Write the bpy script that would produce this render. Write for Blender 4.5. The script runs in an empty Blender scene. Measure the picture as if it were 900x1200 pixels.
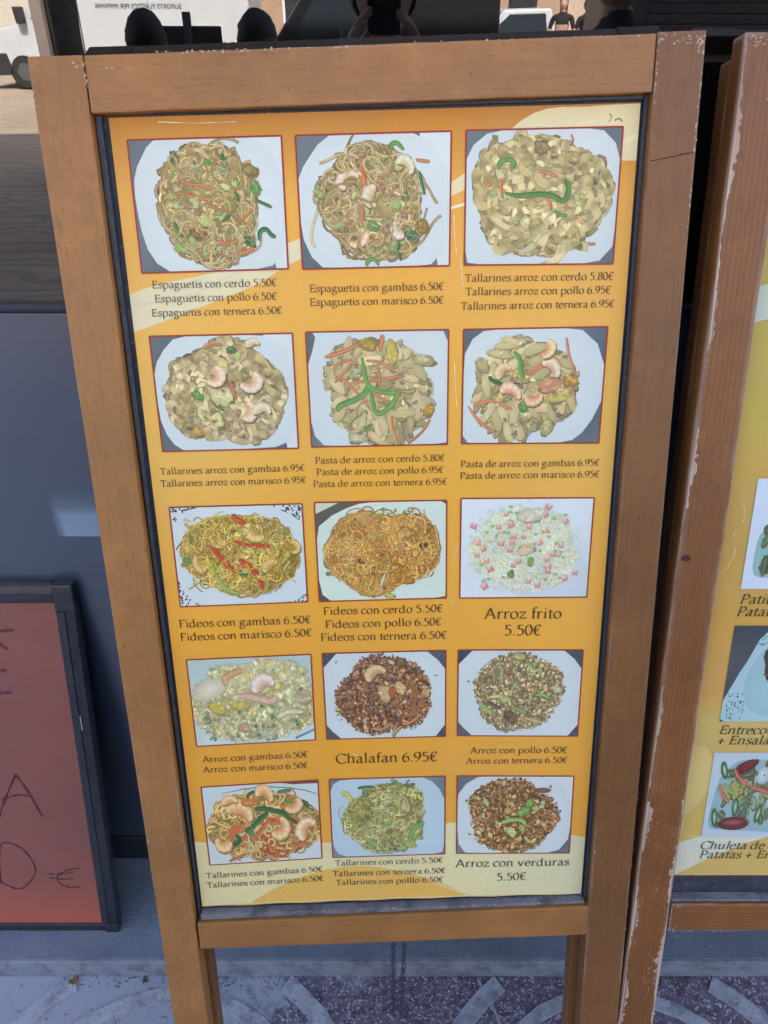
import bpy, bmesh, math, random
from mathutils import Vector, Matrix

# ------------------------------------------------------------------ camera, world, sun, exposure
scn = bpy.context.scene
COL = scn.collection
CAM_H, PITCH = 1.61, math.radians(33.69)
cam_d = bpy.data.cameras.new('camera')
cam = bpy.data.objects.new('camera', cam_d)
COL.objects.link(cam)
cam.location = (0, 0, CAM_H)
cam.rotation_euler = (math.pi/2 - PITCH, 0, 0)
cam_d.sensor_fit = 'VERTICAL'
cam_d.sensor_height = 36
cam_d.lens = 27.0
cam_d.clip_start = 0.02
cam_d.clip_end = 1000
scn.camera = cam

SUN_EL, SUN_ROT = math.radians(47), math.radians(8)     # the sun stands behind the shop
w = bpy.data.worlds.new('World')
scn.world = w
w.use_nodes = True
wn = w.node_tree
bg = wn.nodes['Background']
sky = wn.nodes.new('ShaderNodeTexSky')
sky.sky_type = 'NISHITA'
sky.sun_disc = False
sky.sun_elevation = SUN_EL
sky.sun_rotation = SUN_ROT
sky.air_density = 0.75
sky.dust_density = 4.0
sky.ozone_density = 0.4
wn.links.new(sky.outputs[0], bg.inputs['Color'])
bg.inputs['Strength'].default_value = 0.15
sd = bpy.data.lights.new('sun', 'SUN')
sd.energy = 4.0
sd.angle = math.radians(0.5)
sd.color = (1.0, 0.93, 0.82)
sun = bpy.data.objects.new('sun', sd)
COL.objects.link(sun)
sdir = Vector((math.sin(SUN_ROT)*math.cos(SUN_EL), math.cos(SUN_ROT)*math.cos(SUN_EL), math.sin(SUN_EL)))
sun.rotation_euler = (-sdir).to_track_quat('-Z', 'Y').to_euler()
sun.location = (0, 8, 20)
vs = scn.view_settings
vs.view_transform = 'Standard'
vs.look = 'None'
vs.gamma = 1.0
vs.exposure = 2.58

# ------------------------------------------------------------------ helpers
def lin(c):
    return tuple((x/255/12.92 if x/255 <= 0.04045 else ((x/255+0.055)/1.055)**2.4) for x in c)

def tag(o, label=None, cat=None, group=None, kind=None):
    if label: o['label'] = label
    if cat: o['category'] = cat
    if group: o['group'] = group
    if kind: o['kind'] = kind
    return o

def empty(name, loc=(0, 0, 0), label=None, cat=None, group=None, rot=None):
    o = bpy.data.objects.new(name, None)
    COL.objects.link(o)
    if rot is not None:
        o.matrix_world = Matrix.Translation(loc) @ rot.to_4x4()
    else:
        o.location = loc
    o.empty_display_size = 0.1
    return tag(o, label, cat, group)

def obj(name, bm_or_mesh, mat, parent=None, smooth=False, kind=None):
    if isinstance(bm_or_mesh, bmesh.types.BMesh):
        me = bpy.data.meshes.new(name)
        bm_or_mesh.to_mesh(me)
        bm_or_mesh.free()
    else:
        me = bm_or_mesh
    mats = mat if isinstance(mat, (list, tuple)) else [mat]
    if not me.materials:
        for m in mats: me.materials.append(m)
    if smooth:
        for p in me.polygons: p.use_smooth = True
    o = bpy.data.objects.new(name, me)
    COL.objects.link(o)
    if parent: o.parent = parent
    if kind: o['kind'] = kind
    return o

def bx(bm, x0, x1, y0, y1, z0, z1, bev=0.0, seg=1):
    vs_ = [bm.verts.new(p) for p in ((x0,y0,z0),(x1,y0,z0),(x1,y1,z0),(x0,y1,z0),(x0,y0,z1),(x1,y0,z1),(x1,y1,z1),(x0,y1,z1))]
    fs = [bm.faces.new([vs_[i] for i in q]) for q in ((3,2,1,0),(4,5,6,7),(0,1,5,4),(1,2,6,5),(2,3,7,6),(3,0,4,7))]
    if bev:
        es = list({e for f in fs for e in f.edges})
        bmesh.ops.bevel(bm, geom=es, offset=bev, segments=seg, affect='EDGES', profile=0.6)
    return bm

def box(name, x0, x1, y0, y1, z0, z1, mat, parent=None, bev=0.0, seg=1, kind=None):
    return obj(name, bx(bmesh.new(), x0, x1, y0, y1, z0, z1, bev, seg), mat, parent, kind=kind)

def prism(quad, z0, z1, nseg=1, jit=0.0, bev=0.0012, rnd=None):
    """a board whose face is the quad (4 xy corners, counter-clockwise from lower left), between depths z0 < z1, cut into
    nseg lengths along its longer side, the arrises uneven by jit"""
    bm = bmesh.new()
    a, b, c, d = [Vector(q) for q in quad]
    vert = (d-a).length > (b-a).length
    rings = []
    for i in range(nseg+1):
        t = i/nseg
        if vert: p, q = a.lerp(d, t), b.lerp(c, t)
        else: p, q = a.lerp(b, t), d.lerp(c, t)
        off = (q-p).normalized()
        j0 = rnd.uniform(0, jit) if rnd and jit else 0
        j1 = rnd.uniform(0, jit) if rnd and jit else 0
        p = p + off*j0; q = q - off*j1
        rings.append([bm.verts.new((p.x, p.y, z0)), bm.verts.new((q.x, q.y, z0)), bm.verts.new((q.x, q.y, z1)), bm.verts.new((p.x, p.y, z1))])
    for r, s in zip(rings[:-1], rings[1:]):
        for k in range(4):
            bm.faces.new((r[k], r[(k+1) % 4], s[(k+1) % 4], s[k]))
    bm.faces.new(rings[0][::-1]); bm.faces.new(rings[-1])
    bmesh.ops.recalc_face_normals(bm, faces=bm.faces)
    if bev:
        es = [e for e in bm.edges if len(e.link_faces) == 2 and e.link_faces[0].normal.angle(e.link_faces[1].normal) > 0.7]
        bmesh.ops.bevel(bm, geom=es, offset=bev, segments=2, affect='EDGES', profile=0.6)
    return bm

def tube(bm, pts, r, n=8, closed=False):
    pts = [Vector(p) for p in pts]
    rs = r if isinstance(r, (list, tuple)) else [r]*len(pts)
    rings = []
    for i, p in enumerate(pts):
        if closed: t = (pts[(i+1) % len(pts)]-pts[i-1])
        else: t = pts[min(i+1, len(pts)-1)]-pts[max(i-1, 0)]
        t.normalize()
        up = Vector((0, 0, 1)) if abs(t.z) < 0.9 else Vector((1, 0, 0))
        s = t.cross(up).normalized(); u = s.cross(t)
        rings.append([bm.verts.new(p + rs[i]*(math.cos(2*math.pi*k/n)*s + math.sin(2*math.pi*k/n)*u)) for k in range(n)])
    m = len(rings)
    for i in range(m if closed else m-1):
        a, b = rings[i], rings[(i+1) % m]
        for k in range(n):
            bm.faces.new((a[k], a[(k+1) % n], b[(k+1) % n], b[k]))
    if not closed:
        bm.faces.new(rings[0][::-1]); bm.faces.new(rings[-1])
    return bm

def sphere(bm, c, rx, ry=None, rz=None, u=16, v=10):
    m = Matrix.Translation(c) @ Matrix.Diagonal((rx, ry or rx, rz or rx, 1))
    bmesh.ops.create_uvsphere(bm, u_segments=u, v_segments=v, radius=1, matrix=m)
    return bm

# ------------------------------------------------------------------ materials
class NT:
    def __init__(s, name):
        s.m = bpy.data.materials.new(name); s.m.use_nodes = True
        s.t = s.m.node_tree; s.b = s.t.nodes['Principled BSDF']; s.out = s.t.nodes['Material Output']
    def n(s, typ, **kw):
        nd = s.t.nodes.new(typ)
        for k, v in kw.items():
            if k in nd.inputs: nd.inputs[k].default_value = v
            else: setattr(nd, k, v)
        return nd
    def l(s, a, b): s.t.links.new(a, b)
    def coord(s, scale=(1, 1, 1), which='Object', rnd=True):
        tc = s.n('ShaderNodeTexCoord'); mp = s.n('ShaderNodeMapping')
        mp.inputs['Scale'].default_value = scale
        if rnd:
            oi = s.n('ShaderNodeObjectInfo'); mu = s.n('ShaderNodeMath', operation='MULTIPLY'); mu.inputs[1].default_value = 37.0
            s.l(oi.outputs['Random'], mu.inputs[0]); s.l(mu.outputs[0], mp.inputs['Location'])
        s.l(tc.outputs[which], mp.inputs['Vector'])
        return mp.outputs[0]
    def noise(s, vec, scale, detail=4, rough=0.55, dist=0.0):
        nd = s.n('ShaderNodeTexNoise'); nd.inputs['Scale'].default_value = scale; nd.inputs['Detail'].default_value = detail
        nd.inputs['Roughness'].default_value = rough; nd.inputs['Distortion'].default_value = dist
        s.l(vec, nd.inputs['Vector']); return nd.outputs['Fac']
    def ramp(s, fac, stops):
        r = s.n('ShaderNodeValToRGB'); el = r.color_ramp.elements
        while len(el) < len(stops): el.new(0.5)
        for e, (p, c) in zip(el, stops):
            e.position = p; e.color = (*c[:3], 1) if isinstance(c, (tuple, list)) else (c, c, c, 1)
        s.l(fac, r.inputs[0]); return r.outputs[0]
    def mix(s, fac, a, b, mode='MIX'):
        m = s.n('ShaderNodeMix', data_type='RGBA', blend_type=mode)
        for i, v in ((0, fac), (6, a), (7, b)):
            if isinstance(v, bpy.types.NodeSocket): s.l(v, m.inputs[i])
            elif i == 0: m.inputs[0].default_value = v
            else: m.inputs[i].default_value = (*v[:3], 1)
        return m.outputs[2]
    def math(s, op, a, b=0.0, c=None):
        m = s.n('ShaderNodeMath', operation=op)
        for i, v in enumerate((a, b) if c is None else (a, b, c)):
            if isinstance(v, bpy.types.NodeSocket): s.l(v, m.inputs[i])
            else: m.inputs[i].default_value = v
        return m.outputs[0]
    def base(s, c):
        if isinstance(c, bpy.types.NodeSocket): s.l(c, s.b.inputs['Base Color'])
        else: s.b.inputs['Base Color'].default_value = (*c[:3], 1)
    def rough(s, r):
        if isinstance(r, bpy.types.NodeSocket): s.l(r, s.b.inputs['Roughness'])
        else: s.b.inputs['Roughness'].default_value = r
    def bump(s, h, strength=0.3, dist=0.002):
        b = s.n('ShaderNodeBump'); b.inputs['Strength'].default_value = strength; b.inputs['Distance'].default_value = dist
        s.l(h, b.inputs['Height']); s.l(b.outputs[0], s.b.inputs['Normal'])

def simple(name, c, rough=0.6, metal=0.0, var=0.15, scale=20, bump=0.0):
    t = NT(name); v = t.coord()
    f = t.noise(v, scale)
    d = tuple(x*(1-var) for x in c); e = tuple(min(1, x*(1+var)) for x in c)
    t.base(t.ramp(f, [(0.3, d), (0.7, e)])); t.rough(rough); t.b.inputs['Metallic'].default_value = metal
    if bump: t.bump(t.noise(v, scale*6), bump)
    return t.m

def mx3(a, b, t): return tuple(x+(y-x)*t for x, y in zip(a, b))

def wood(name, axis, dark, mid, light, wear=0.5, grain=1.0, bare=(0.42, 0.33, 0.25), knots=False, wr=0.006, edge_thr=0.05, contrast=0.15):
    """varnished timber; axis 'X' or 'Y' is the way its grain runs"""
    t = NT(name)
    sc = (1.2, 34, 34) if axis == 'X' else (34, 1.2, 34)
    v = t.coord(sc); g = t.noise(v, 3.0, 6, 0.62, 0.5)
    v2 = t.coord((1, 1, 1)); blot = t.noise(v2, 7, 4, 0.6)
    vf = t.coord((6, 160, 160) if axis == 'X' else (160, 6, 160)); fine = t.noise(vf, 2.0, 3)
    c = t.ramp(g, [(0.22, mx3(dark, mid, 1-contrast)), (0.5, mid), (0.78, mx3(light, mid, 1-contrast))])
    c = t.mix(t.ramp(blot, [(0.36, 0.42*grain), (0.66, 0.0)]), c, tuple(x*0.55 for x in mid))
    c = t.mix(t.ramp(fine, [(0.28, 0.20), (0.5, 0.0)]), c, tuple(x*0.55 for x in dark))
    fl = t.noise(t.coord((60, 420, 420) if axis == 'X' else (420, 60, 420)), 1.0, 2)
    c = t.mix(t.ramp(fl, [(0.27, 0.5), (0.37, 0.0)]), c, tuple(x*0.5 for x in dark))
    if knots:
        wv = t.n('ShaderNodeTexWave', wave_type='BANDS'); wv.bands_direction = 'X' if axis == 'Y' else 'Y'
        wv.inputs['Scale'].default_value = 55; wv.inputs['Distortion'].default_value = 3.0; wv.inputs['Detail Scale'].default_value = 0.6
        t.l(t.coord((1, 0.10, 1) if axis == 'Y' else (0.10, 1, 1)), wv.inputs['Vector'])
        c = t.mix(t.ramp(wv.outputs['Fac'], [(0.2, 0.30), (0.6, 0.0)]), c, dark)
    smg = t.noise(t.coord((1, 1, 1)), 22, 6, 0.72)
    c = t.mix(t.ramp(smg, [(0.30, 0.34), (0.50, 0.0)]), c, tuple(x*0.5 for x in mid)); c = t.mix(t.ramp(smg, [(0.55, 0.0), (0.75, 0.22)]), c, tuple(min(1, x*1.5) for x in light))
    # small dents and dark pits
    pit = t.noise(t.coord((1, 1, 1)), 170, 2, 0.5)
    c = t.mix(t.ramp(pit, [(0.20, 0.8), (0.27, 0.0)]), c, tuple(x*0.25 for x in dark))
    pale = t.ramp(t.noise(v2, 240, 2, 0.5), [(0.80, 0.0), (0.84, 0.8)])
    c = t.mix(pale, c, bare)
    # varnish knocked off the arrises: found from the rounded normal, broken up by noise
    bev = t.n('ShaderNodeBevel', samples=4); bev.inputs['Radius'].default_value = wr
    geo = t.n('ShaderNodeNewGeometry'); dt = t.n('ShaderNodeVectorMath', operation='DOT_PRODUCT')
    t.l(bev.outputs[0], dt.inputs[0]); t.l(geo.outputs['True Normal'], dt.inputs[1])
    e = t.math('SUBTRACT', 1.0, dt.outputs['Value'])
    chip = t.noise(t.coord((9, 60, 60) if axis == 'X' else (60, 9, 60)), 1.6, 5, 0.7)
    area = t.noise(v2, 3.3, 3, 0.5)
    k = t.math('MULTIPLY', e, t.math('MULTIPLY', t.ramp(chip, [(0.35, 0.0), (0.62, 1.0)]), t.ramp(area, [(0.62-wear*0.45, 0.10), (0.80-wear*0.4, 1.0)])))
    mask = t.ramp(k, [(edge_thr, 0.0), (edge_thr+0.03, 1.0)])
    bc = t.mix(t.ramp(fine, [(0.35, 1.0), (0.6, 0.0)]), bare, tuple(x*0.6 for x in bare))
    c = t.mix(mask, c, bc)
    t.base(c)
    t.rough(t.mix(mask, t.ramp(blot, [(0.3, 0.42), (0.7, 0.56)]), (0.85,)*3))
    hgt = t.math('ADD', t.math('MULTIPLY', g, 0.5), t.math('MULTIPLY', mask, -0.9))
    t.bump(t.math('ADD', hgt, t.math('MULTIPLY', fine, 0.35)), 0.35, 0.0012)
    return t.m

W1 = [lin((124, 79, 38)), lin((163, 111, 56)), lin((181, 131, 72))]
wood_up = wood('brown varnished wood grain upright', 'Y', *W1, wear=0.25)
wood_across = wood('brown varnished wood grain across', 'X', *W1, wear=0.25)
WR = [lin((92, 56, 24)), lin((130, 86, 42)), lin((146, 100, 52))]
wood_dark = wood('darker varnished wood', 'Y', *WR, wear=0.35)
W2 = [lin((98, 56, 25)), lin((136, 86, 39)), lin((160, 108, 54))]
wood_red = wood('reddish pine with worn edges', 'Y', *W2, wear=1.0, knots=True, wr=0.010, edge_thr=0.035)
wood_red_x = wood('reddish pine across', 'X', *W2, wear=0.9, knots=True, wr=0.006, edge_thr=0.04)
joint_m = simple('dark open joint', (0.03, 0.02, 0.015), 0.9)
bare_m = simple('bare chipped wood', (0.46, 0.36, 0.26), 0.85, var=0.3, scale=300)

def printmat(name, tint=(1, 1, 1), rough=0.42, amount=0.10):
    t = NT(name)
    a = t.n('ShaderNodeAttribute', attribute_name='ink')
    v = t.coord((1, 1, 1), rnd=False)
    blot = t.noise(v, 9, 5, 0.6)
    c = t.mix(1.0, a.outputs['Color'], (*tint,), 'MULTIPLY')
    c = t.mix(t.ramp(blot, [(0.35, amount), (0.7, 0.0)]), c, (0.34, 0.30, 0.24))
    speck = t.noise(v, 620, 2, 0.5)
    c = t.mix(t.ramp(speck, [(0.22, 0.55), (0.30, 0.0)]), c, (0.10, 0.09, 0.08))
    sp2 = t.noise(v, 150, 3, 0.6)
    c = t.mix(t.ramp(sp2, [(0.70, 0.0), (0.82, 0.35)]), c, (0.72, 0.72, 0.70))
    sx = t.n('ShaderNodeSeparateXYZ'); t.l(v, sx.inputs[0])
    low = t.ramp(t.math('SUBTRACT', sx.outputs[1], 0.5), [(0.03, 1.0), (0.16, 0.0)])
    gr_ = t.ramp(t.noise(v, 520, 5, .8), [(0.52, 0.0), (0.70, 0.5)])
    c = t.mix(t.math('MULTIPLY', low, gr_), c, (0.20, 0.19, 0.17))
    t.base(c); t.rough(rough)
    t.b.inputs['Specular IOR Level'].default_value = 0.25
    t.bump(t.noise(v, 260, 3), 0.08, 0.0006)
    return t.m
print_m = printmat('printed poster ink')
print2_m = printmat('printed poster ink, faded yellow', tint=(0.93, 0.91, 1.06), amount=0.16)

# ------------------------------------------------------------------ flat print: everything on a sheet is ink laid in layers
INKSTEP = 5e-7
class Ink:
    """flat printed shapes with a colour at every corner; each new shape lies a hair above the last"""
    def __init__(s, z): s.v, s.f, s.c, s.z = [], [], [], z
    def up(s): s.z += INKSTEP
    def poly(s, pts, col):
        b = len(s.v); s.v += [(x, y, s.z) for x, y in pts]; s.c += [col]*len(pts) if not isinstance(col, list) else col
        s.f.append(tuple(range(b, b+len(pts)))); s.up()
    def fan(s, cx, cy, pts, cc, ce):
        b = len(s.v); s.v.append((cx, cy, s.z)); s.c.append(cc)
        s.v += [(x, y, s.z) for x, y in pts]; s.c += ce if isinstance(ce, list) else [ce]*len(pts)
        n = len(pts)
        for i in range(n): s.f.append((b, b+1+i, b+1+(i+1) % n))
        s.up()
    def strip(s, rows, cols):
        b = len(s.v); k = len(rows[0])
        for r, c in zip(rows, cols):
            for p, q in zip(r, c): s.v.append((p[0], p[1], s.z)); s.c.append(q)
        for i in range(len(rows)-1):
            for j in range(k-1):
                a = b+i*k+j; s.f.append((a, a+1, a+k+1, a+k))
        s.up()
    def build(s, name, mat, parent):
        me = bpy.data.meshes.new(name)
        me.from_pydata(s.v, [], s.f)
        at = me.color_attributes.new('ink', 'FLOAT_COLOR', 'POINT')
        flat = []
        for c in s.c: flat += [max(0, c[0]), max(0, c[1]), max(0, c[2]), 1.0]
        at.data.foreach_set('color', flat)
        # every face towards the reader
        bm = bmesh.new(); bm.from_mesh(me)
        for f in bm.faces:
            if f.normal.z < 0: f.normal_flip()
        bm.to_mesh(me); bm.free()
        return obj(name, me, mat, parent)
# ------------------------------------------------------------------ old-style book lettering, drawn with a broad pen
def _cr(pts, n=5):
    if len(pts) < 3: return list(pts)
    out = []
    P = [pts[0]]+list(pts)+[pts[-1]]
    for i in range(1, len(P)-2):
        for k in range(n):
            t = k/n; a, b, c, d = P[i-1], P[i], P[i+1], P[i+2]
            out.append(tuple(0.5*((2*b[j])+(-a[j]+c[j])*t+(2*a[j]-5*b[j]+4*c[j]-d[j])*t*t+(-a[j]+3*b[j]-3*c[j]+d[j])*t**3) for j in (0, 1)))
    out.append(pts[-1]); return out
def _el(cx, cy, rx, ry, n=20):
    return [(cx+rx*math.sin(2*math.pi*k/n), cy+ry*math.cos(2*math.pi*k/n)) for k in range(n+1)]
def S(*p): return ('s', _cr(list(p)))
def L(*p): return ('s', list(p))
def O(cx, cy, rx, ry): return ('s', _el(cx, cy, rx, ry))
def F(x, y, h=85): return ('f', (x-h, y), (x+h, y))
def D(x, y): return ('d', x, y)
def V(x, y0, y1): return ('s', [(x, y0), (x, y1)])
GL = {
'a': (500, [S((95,375),(150,440),(240,462),(320,435),(352,350)), L((352,350),(352,100)), S((352,100),(370,30),(410,8),(465,35)), S((352,285),(230,255),(120,195),(78,110),(110,30),(190,2),(280,35),(350,110))]),
'b': (553, [V(112,0,725), S((112,340),(190,430),(290,465),(420,410),(482,250),(430,75),(310,-2),(200,5),(112,50)), L((30,700),(112,722))]),
'c': (444, [S((395,395),(330,450),(235,462),(110,400),(55,240),(100,75),(220,-2),(330,20),(405,80))]),
'd': (611, [S((430,350),(380,440),(280,465),(140,410),(60,240),(110,60),(230,-2),(350,40),(430,130)), V(432,725,60), L((432,60),(445,15),(530,25)), L((350,700),(432,722))]),
'e': (479, [L((60,262),(412,282)), S((412,282),(385,400),(300,462),(220,462),(110,400),(55,230),(110,55),(225,-2),(335,15),(420,85))]),
'f': (333, [S((320,690),(265,735),(190,690),(150,560)), V(148,570,0), L((50,448),(295,448)), F(150,12)]),
'g': (556, [O(235,315,150,146), S((170,185),(110,130),(150,70),(300,45),(430,10),(450,-100),(370,-225),(220,-272),(80,-230),(55,-130),(120,-50),(200,0)), L((360,415),(420,450),(510,440))]),
'h': (582, [V(122,725,0), S((122,330),(200,430),(310,465),(400,420),(435,320)), V(435,320,0), F(122,12,75), F(435,12,75), L((40,700),(122,722))]),
'i': (291, [V(150,455,0), D(148,640), F(150,12,85), L((55,425),(150,455))]),
'l': (291, [V(150,728,0), F(150,12,85), L((55,702),(150,726))]),
'm': (883, [V(122,455,0), S((122,330),(190,430),(290,465),(370,420),(405,320)), V(405,320,0), S((405,330),(490,430),(590,465),(680,420),(715,320)), V(715,320,0), F(122,12,75), F(405,12,75), F(715,12,75), L((40,430),(122,455))]),
'n': (582, [V(122,455,0), S((122,330),(200,430),(310,465),(400,420),(435,320)), V(435,320,0), F(122,12,75), F(435,12,75), L((40,430),(122,455))]),
'o': (546, [O(272,231,208,230)]),
'p': (601, [V(122,455,-262), S((122,340),(200,430),(320,465),(460,400),(530,240),(460,60),(340,-2),(220,10),(122,60)), F(122,-255,80), L((40,430),(122,455))]),
'r': (395, [V(122,455,0), S((122,300),(180,400),(260,458),(355,425)), F(122,12,80), L((40,430),(122,455))]),
's': (424, [S((355,375),(300,440),(210,462),(115,415),(95,345),(160,275),(270,225),(350,150),(325,45),(215,-2),(120,15),(62,95))]),
't': (326, [V(150,580,120), S((150,120),(175,30),(235,2),(318,45)), L((35,448),(300,448))]),
'u': (603, [V(120,452,140), S((120,140),(160,30),(260,0),(370,40),(440,110)), V(442,452,60), L((442,60),(460,15),(550,28)), L((38,430),(120,450)), L((358,430),(442,450))]),
'v': (565, [L((80,450),(270,5)), L((275,5),(460,450)), F(80,448,70), F(465,448,60)]),
'z': (500, [L((65,445),(425,440)), L((425,440),(65,18)), L((65,18),(435,22)), V(70,440,370), V(435,22,95)]),
'E': (611, [V(160,690,0), L((80,676),(520,676)), L((160,360),(440,360)), L((80,16),(540,16)), V(518,676,590), V(540,16,120), V(440,300,415)]),
'T': (613, [L((40,674),(572,674)), V(306,674,0), F(306,12,110), V(45,674,580), V(568,674,580)]),
'P': (604, [V(165,690,0), S((165,676),(350,682),(500,610),(520,470),(430,340),(300,315),(170,335)), F(165,12,100), L((70,680),(165,680))]),
'F': (556, [V(160,690,0), L((75,676),(510,676)), L((160,350),(420,350)), V(508,676,580), F(165,12,100)]),
'A': (778, [L((95,10),(375,690)), L((385,700),(665,10)), L((215,255),(555,255)), F(95,12,85), F(665,12,100)]),
'C': (709, [S((645,575),(540,665),(400,692),(220,645),(90,500),(60,335),(120,150),(260,20),(430,-5),(570,30),(665,120)), V(645,670,560)]),
'5': (500, [L((145,672),(420,680)), V(140,680,410), S((140,405),(240,428),(370,370),(430,230),(360,60),(220,-5),(80,40))]),
'0': (500, [O(250,343,190,345)]),
'6': (500, [S((405,685),(240,610),(110,450),(62,250),(110,60),(250,-5),(390,60),(440,210),(380,360),(260,405),(140,345),(70,235))]),
'9': (500, [S((95,5),(260,80),(390,240),(438,440),(390,630),(250,695),(110,630),(60,480),(120,330),(240,285),(360,345),(430,455))]),
'8': (500, [O(250,522,145,165), O(250,178,188,182)]),
'.': (250, [D(122,38)]),
'€': (500, [S((465,590),(370,682),(235,660),(135,510),(115,340),(145,150),(245,15),(360,0),(465,85)), L((20,415),(385,415)), L((20,290),(365,290))]),
'+': (606, [L((60,250),(540,250)), V(300,20,480)]),
' ': (250, []),
}
def penw(dx, dy):
    a = math.atan2(dy, dx)
    return 30 + 62*abs(math.sin(a-math.radians(22)))**1.2
def text_ink(k, s, x0, y0, x1, y1, col, hscale=1.0, slant=0.0, width=None):
    """letters of the line s from (x0,y0) to (x1,y1) along its baseline"""
    adv = sum(GL[ch][0] for ch in s)
    ln = math.hypot(x1-x0, y1-y0) if width is None else width
    u = ln/adv
    ang = math.atan2(y1-y0, x1-x0); ca, sa = math.cos(ang), math.sin(ang)
    def T(x, y):
        x, y = (x+slant*y)*u, y*u*hscale
        return (x0+x*ca-y*sa, y0+x*sa+y*ca)
    cx = 0
    for ch in s:
        w_, st = GL[ch]
        for q in st:
            if q[0] == 's':
                p = q[1]; rows = []
                for i in range(len(p)):
                    a = p[max(i-1, 0)]; b = p[min(i+1, len(p)-1)]
                    if p[0] == p[-1] and len(p) > 3 and i in (0, len(p)-1): a, b = p[-2], p[1]
                    dx, dy = b[0]-a[0], b[1]-a[1]; d = math.hypot(dx, dy) or 1
                    hw = penw(dx, dy)/2; nx, ny = -dy/d*hw, dx/d*hw
                    rows.append((T(cx+p[i][0]+nx, p[i][1]+ny), T(cx+p[i][0]-nx, p[i][1]-ny)))
                k.strip(rows, [(col, col)]*len(rows))
            elif q[0] == 'f':
                (ax, ay), (bx_, by) = q[1], q[2]
                k.poly([T(cx+ax, ay-15), T(cx+bx_, ay-15), T(cx+bx_, ay+15), T(cx+ax, ay+15)], col)
            else:
                k.poly([T(cx+q[1]+46*math.cos(t*math.pi/4), q[2]+46*math.sin(t*math.pi/4)) for t in range(8)], col)
        cx += w_
# ------------------------------------------------------------------ the printed food photographs
def K(r, g, b, k=1.12):
    x = lin((r, g, b))      # measured in bluish shade: the ink itself is warmer
    return (min(0.9, x[0]*k*1.02), min(0.9, x[1]*k), min(0.9, x[2]*k*0.74))
def sc(c, f): return (c[0]*f, c[1]*f, c[2]*f)
def mx(a, b, t): return tuple(x+(y-x)*t for x, y in zip(a, b))

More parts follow.
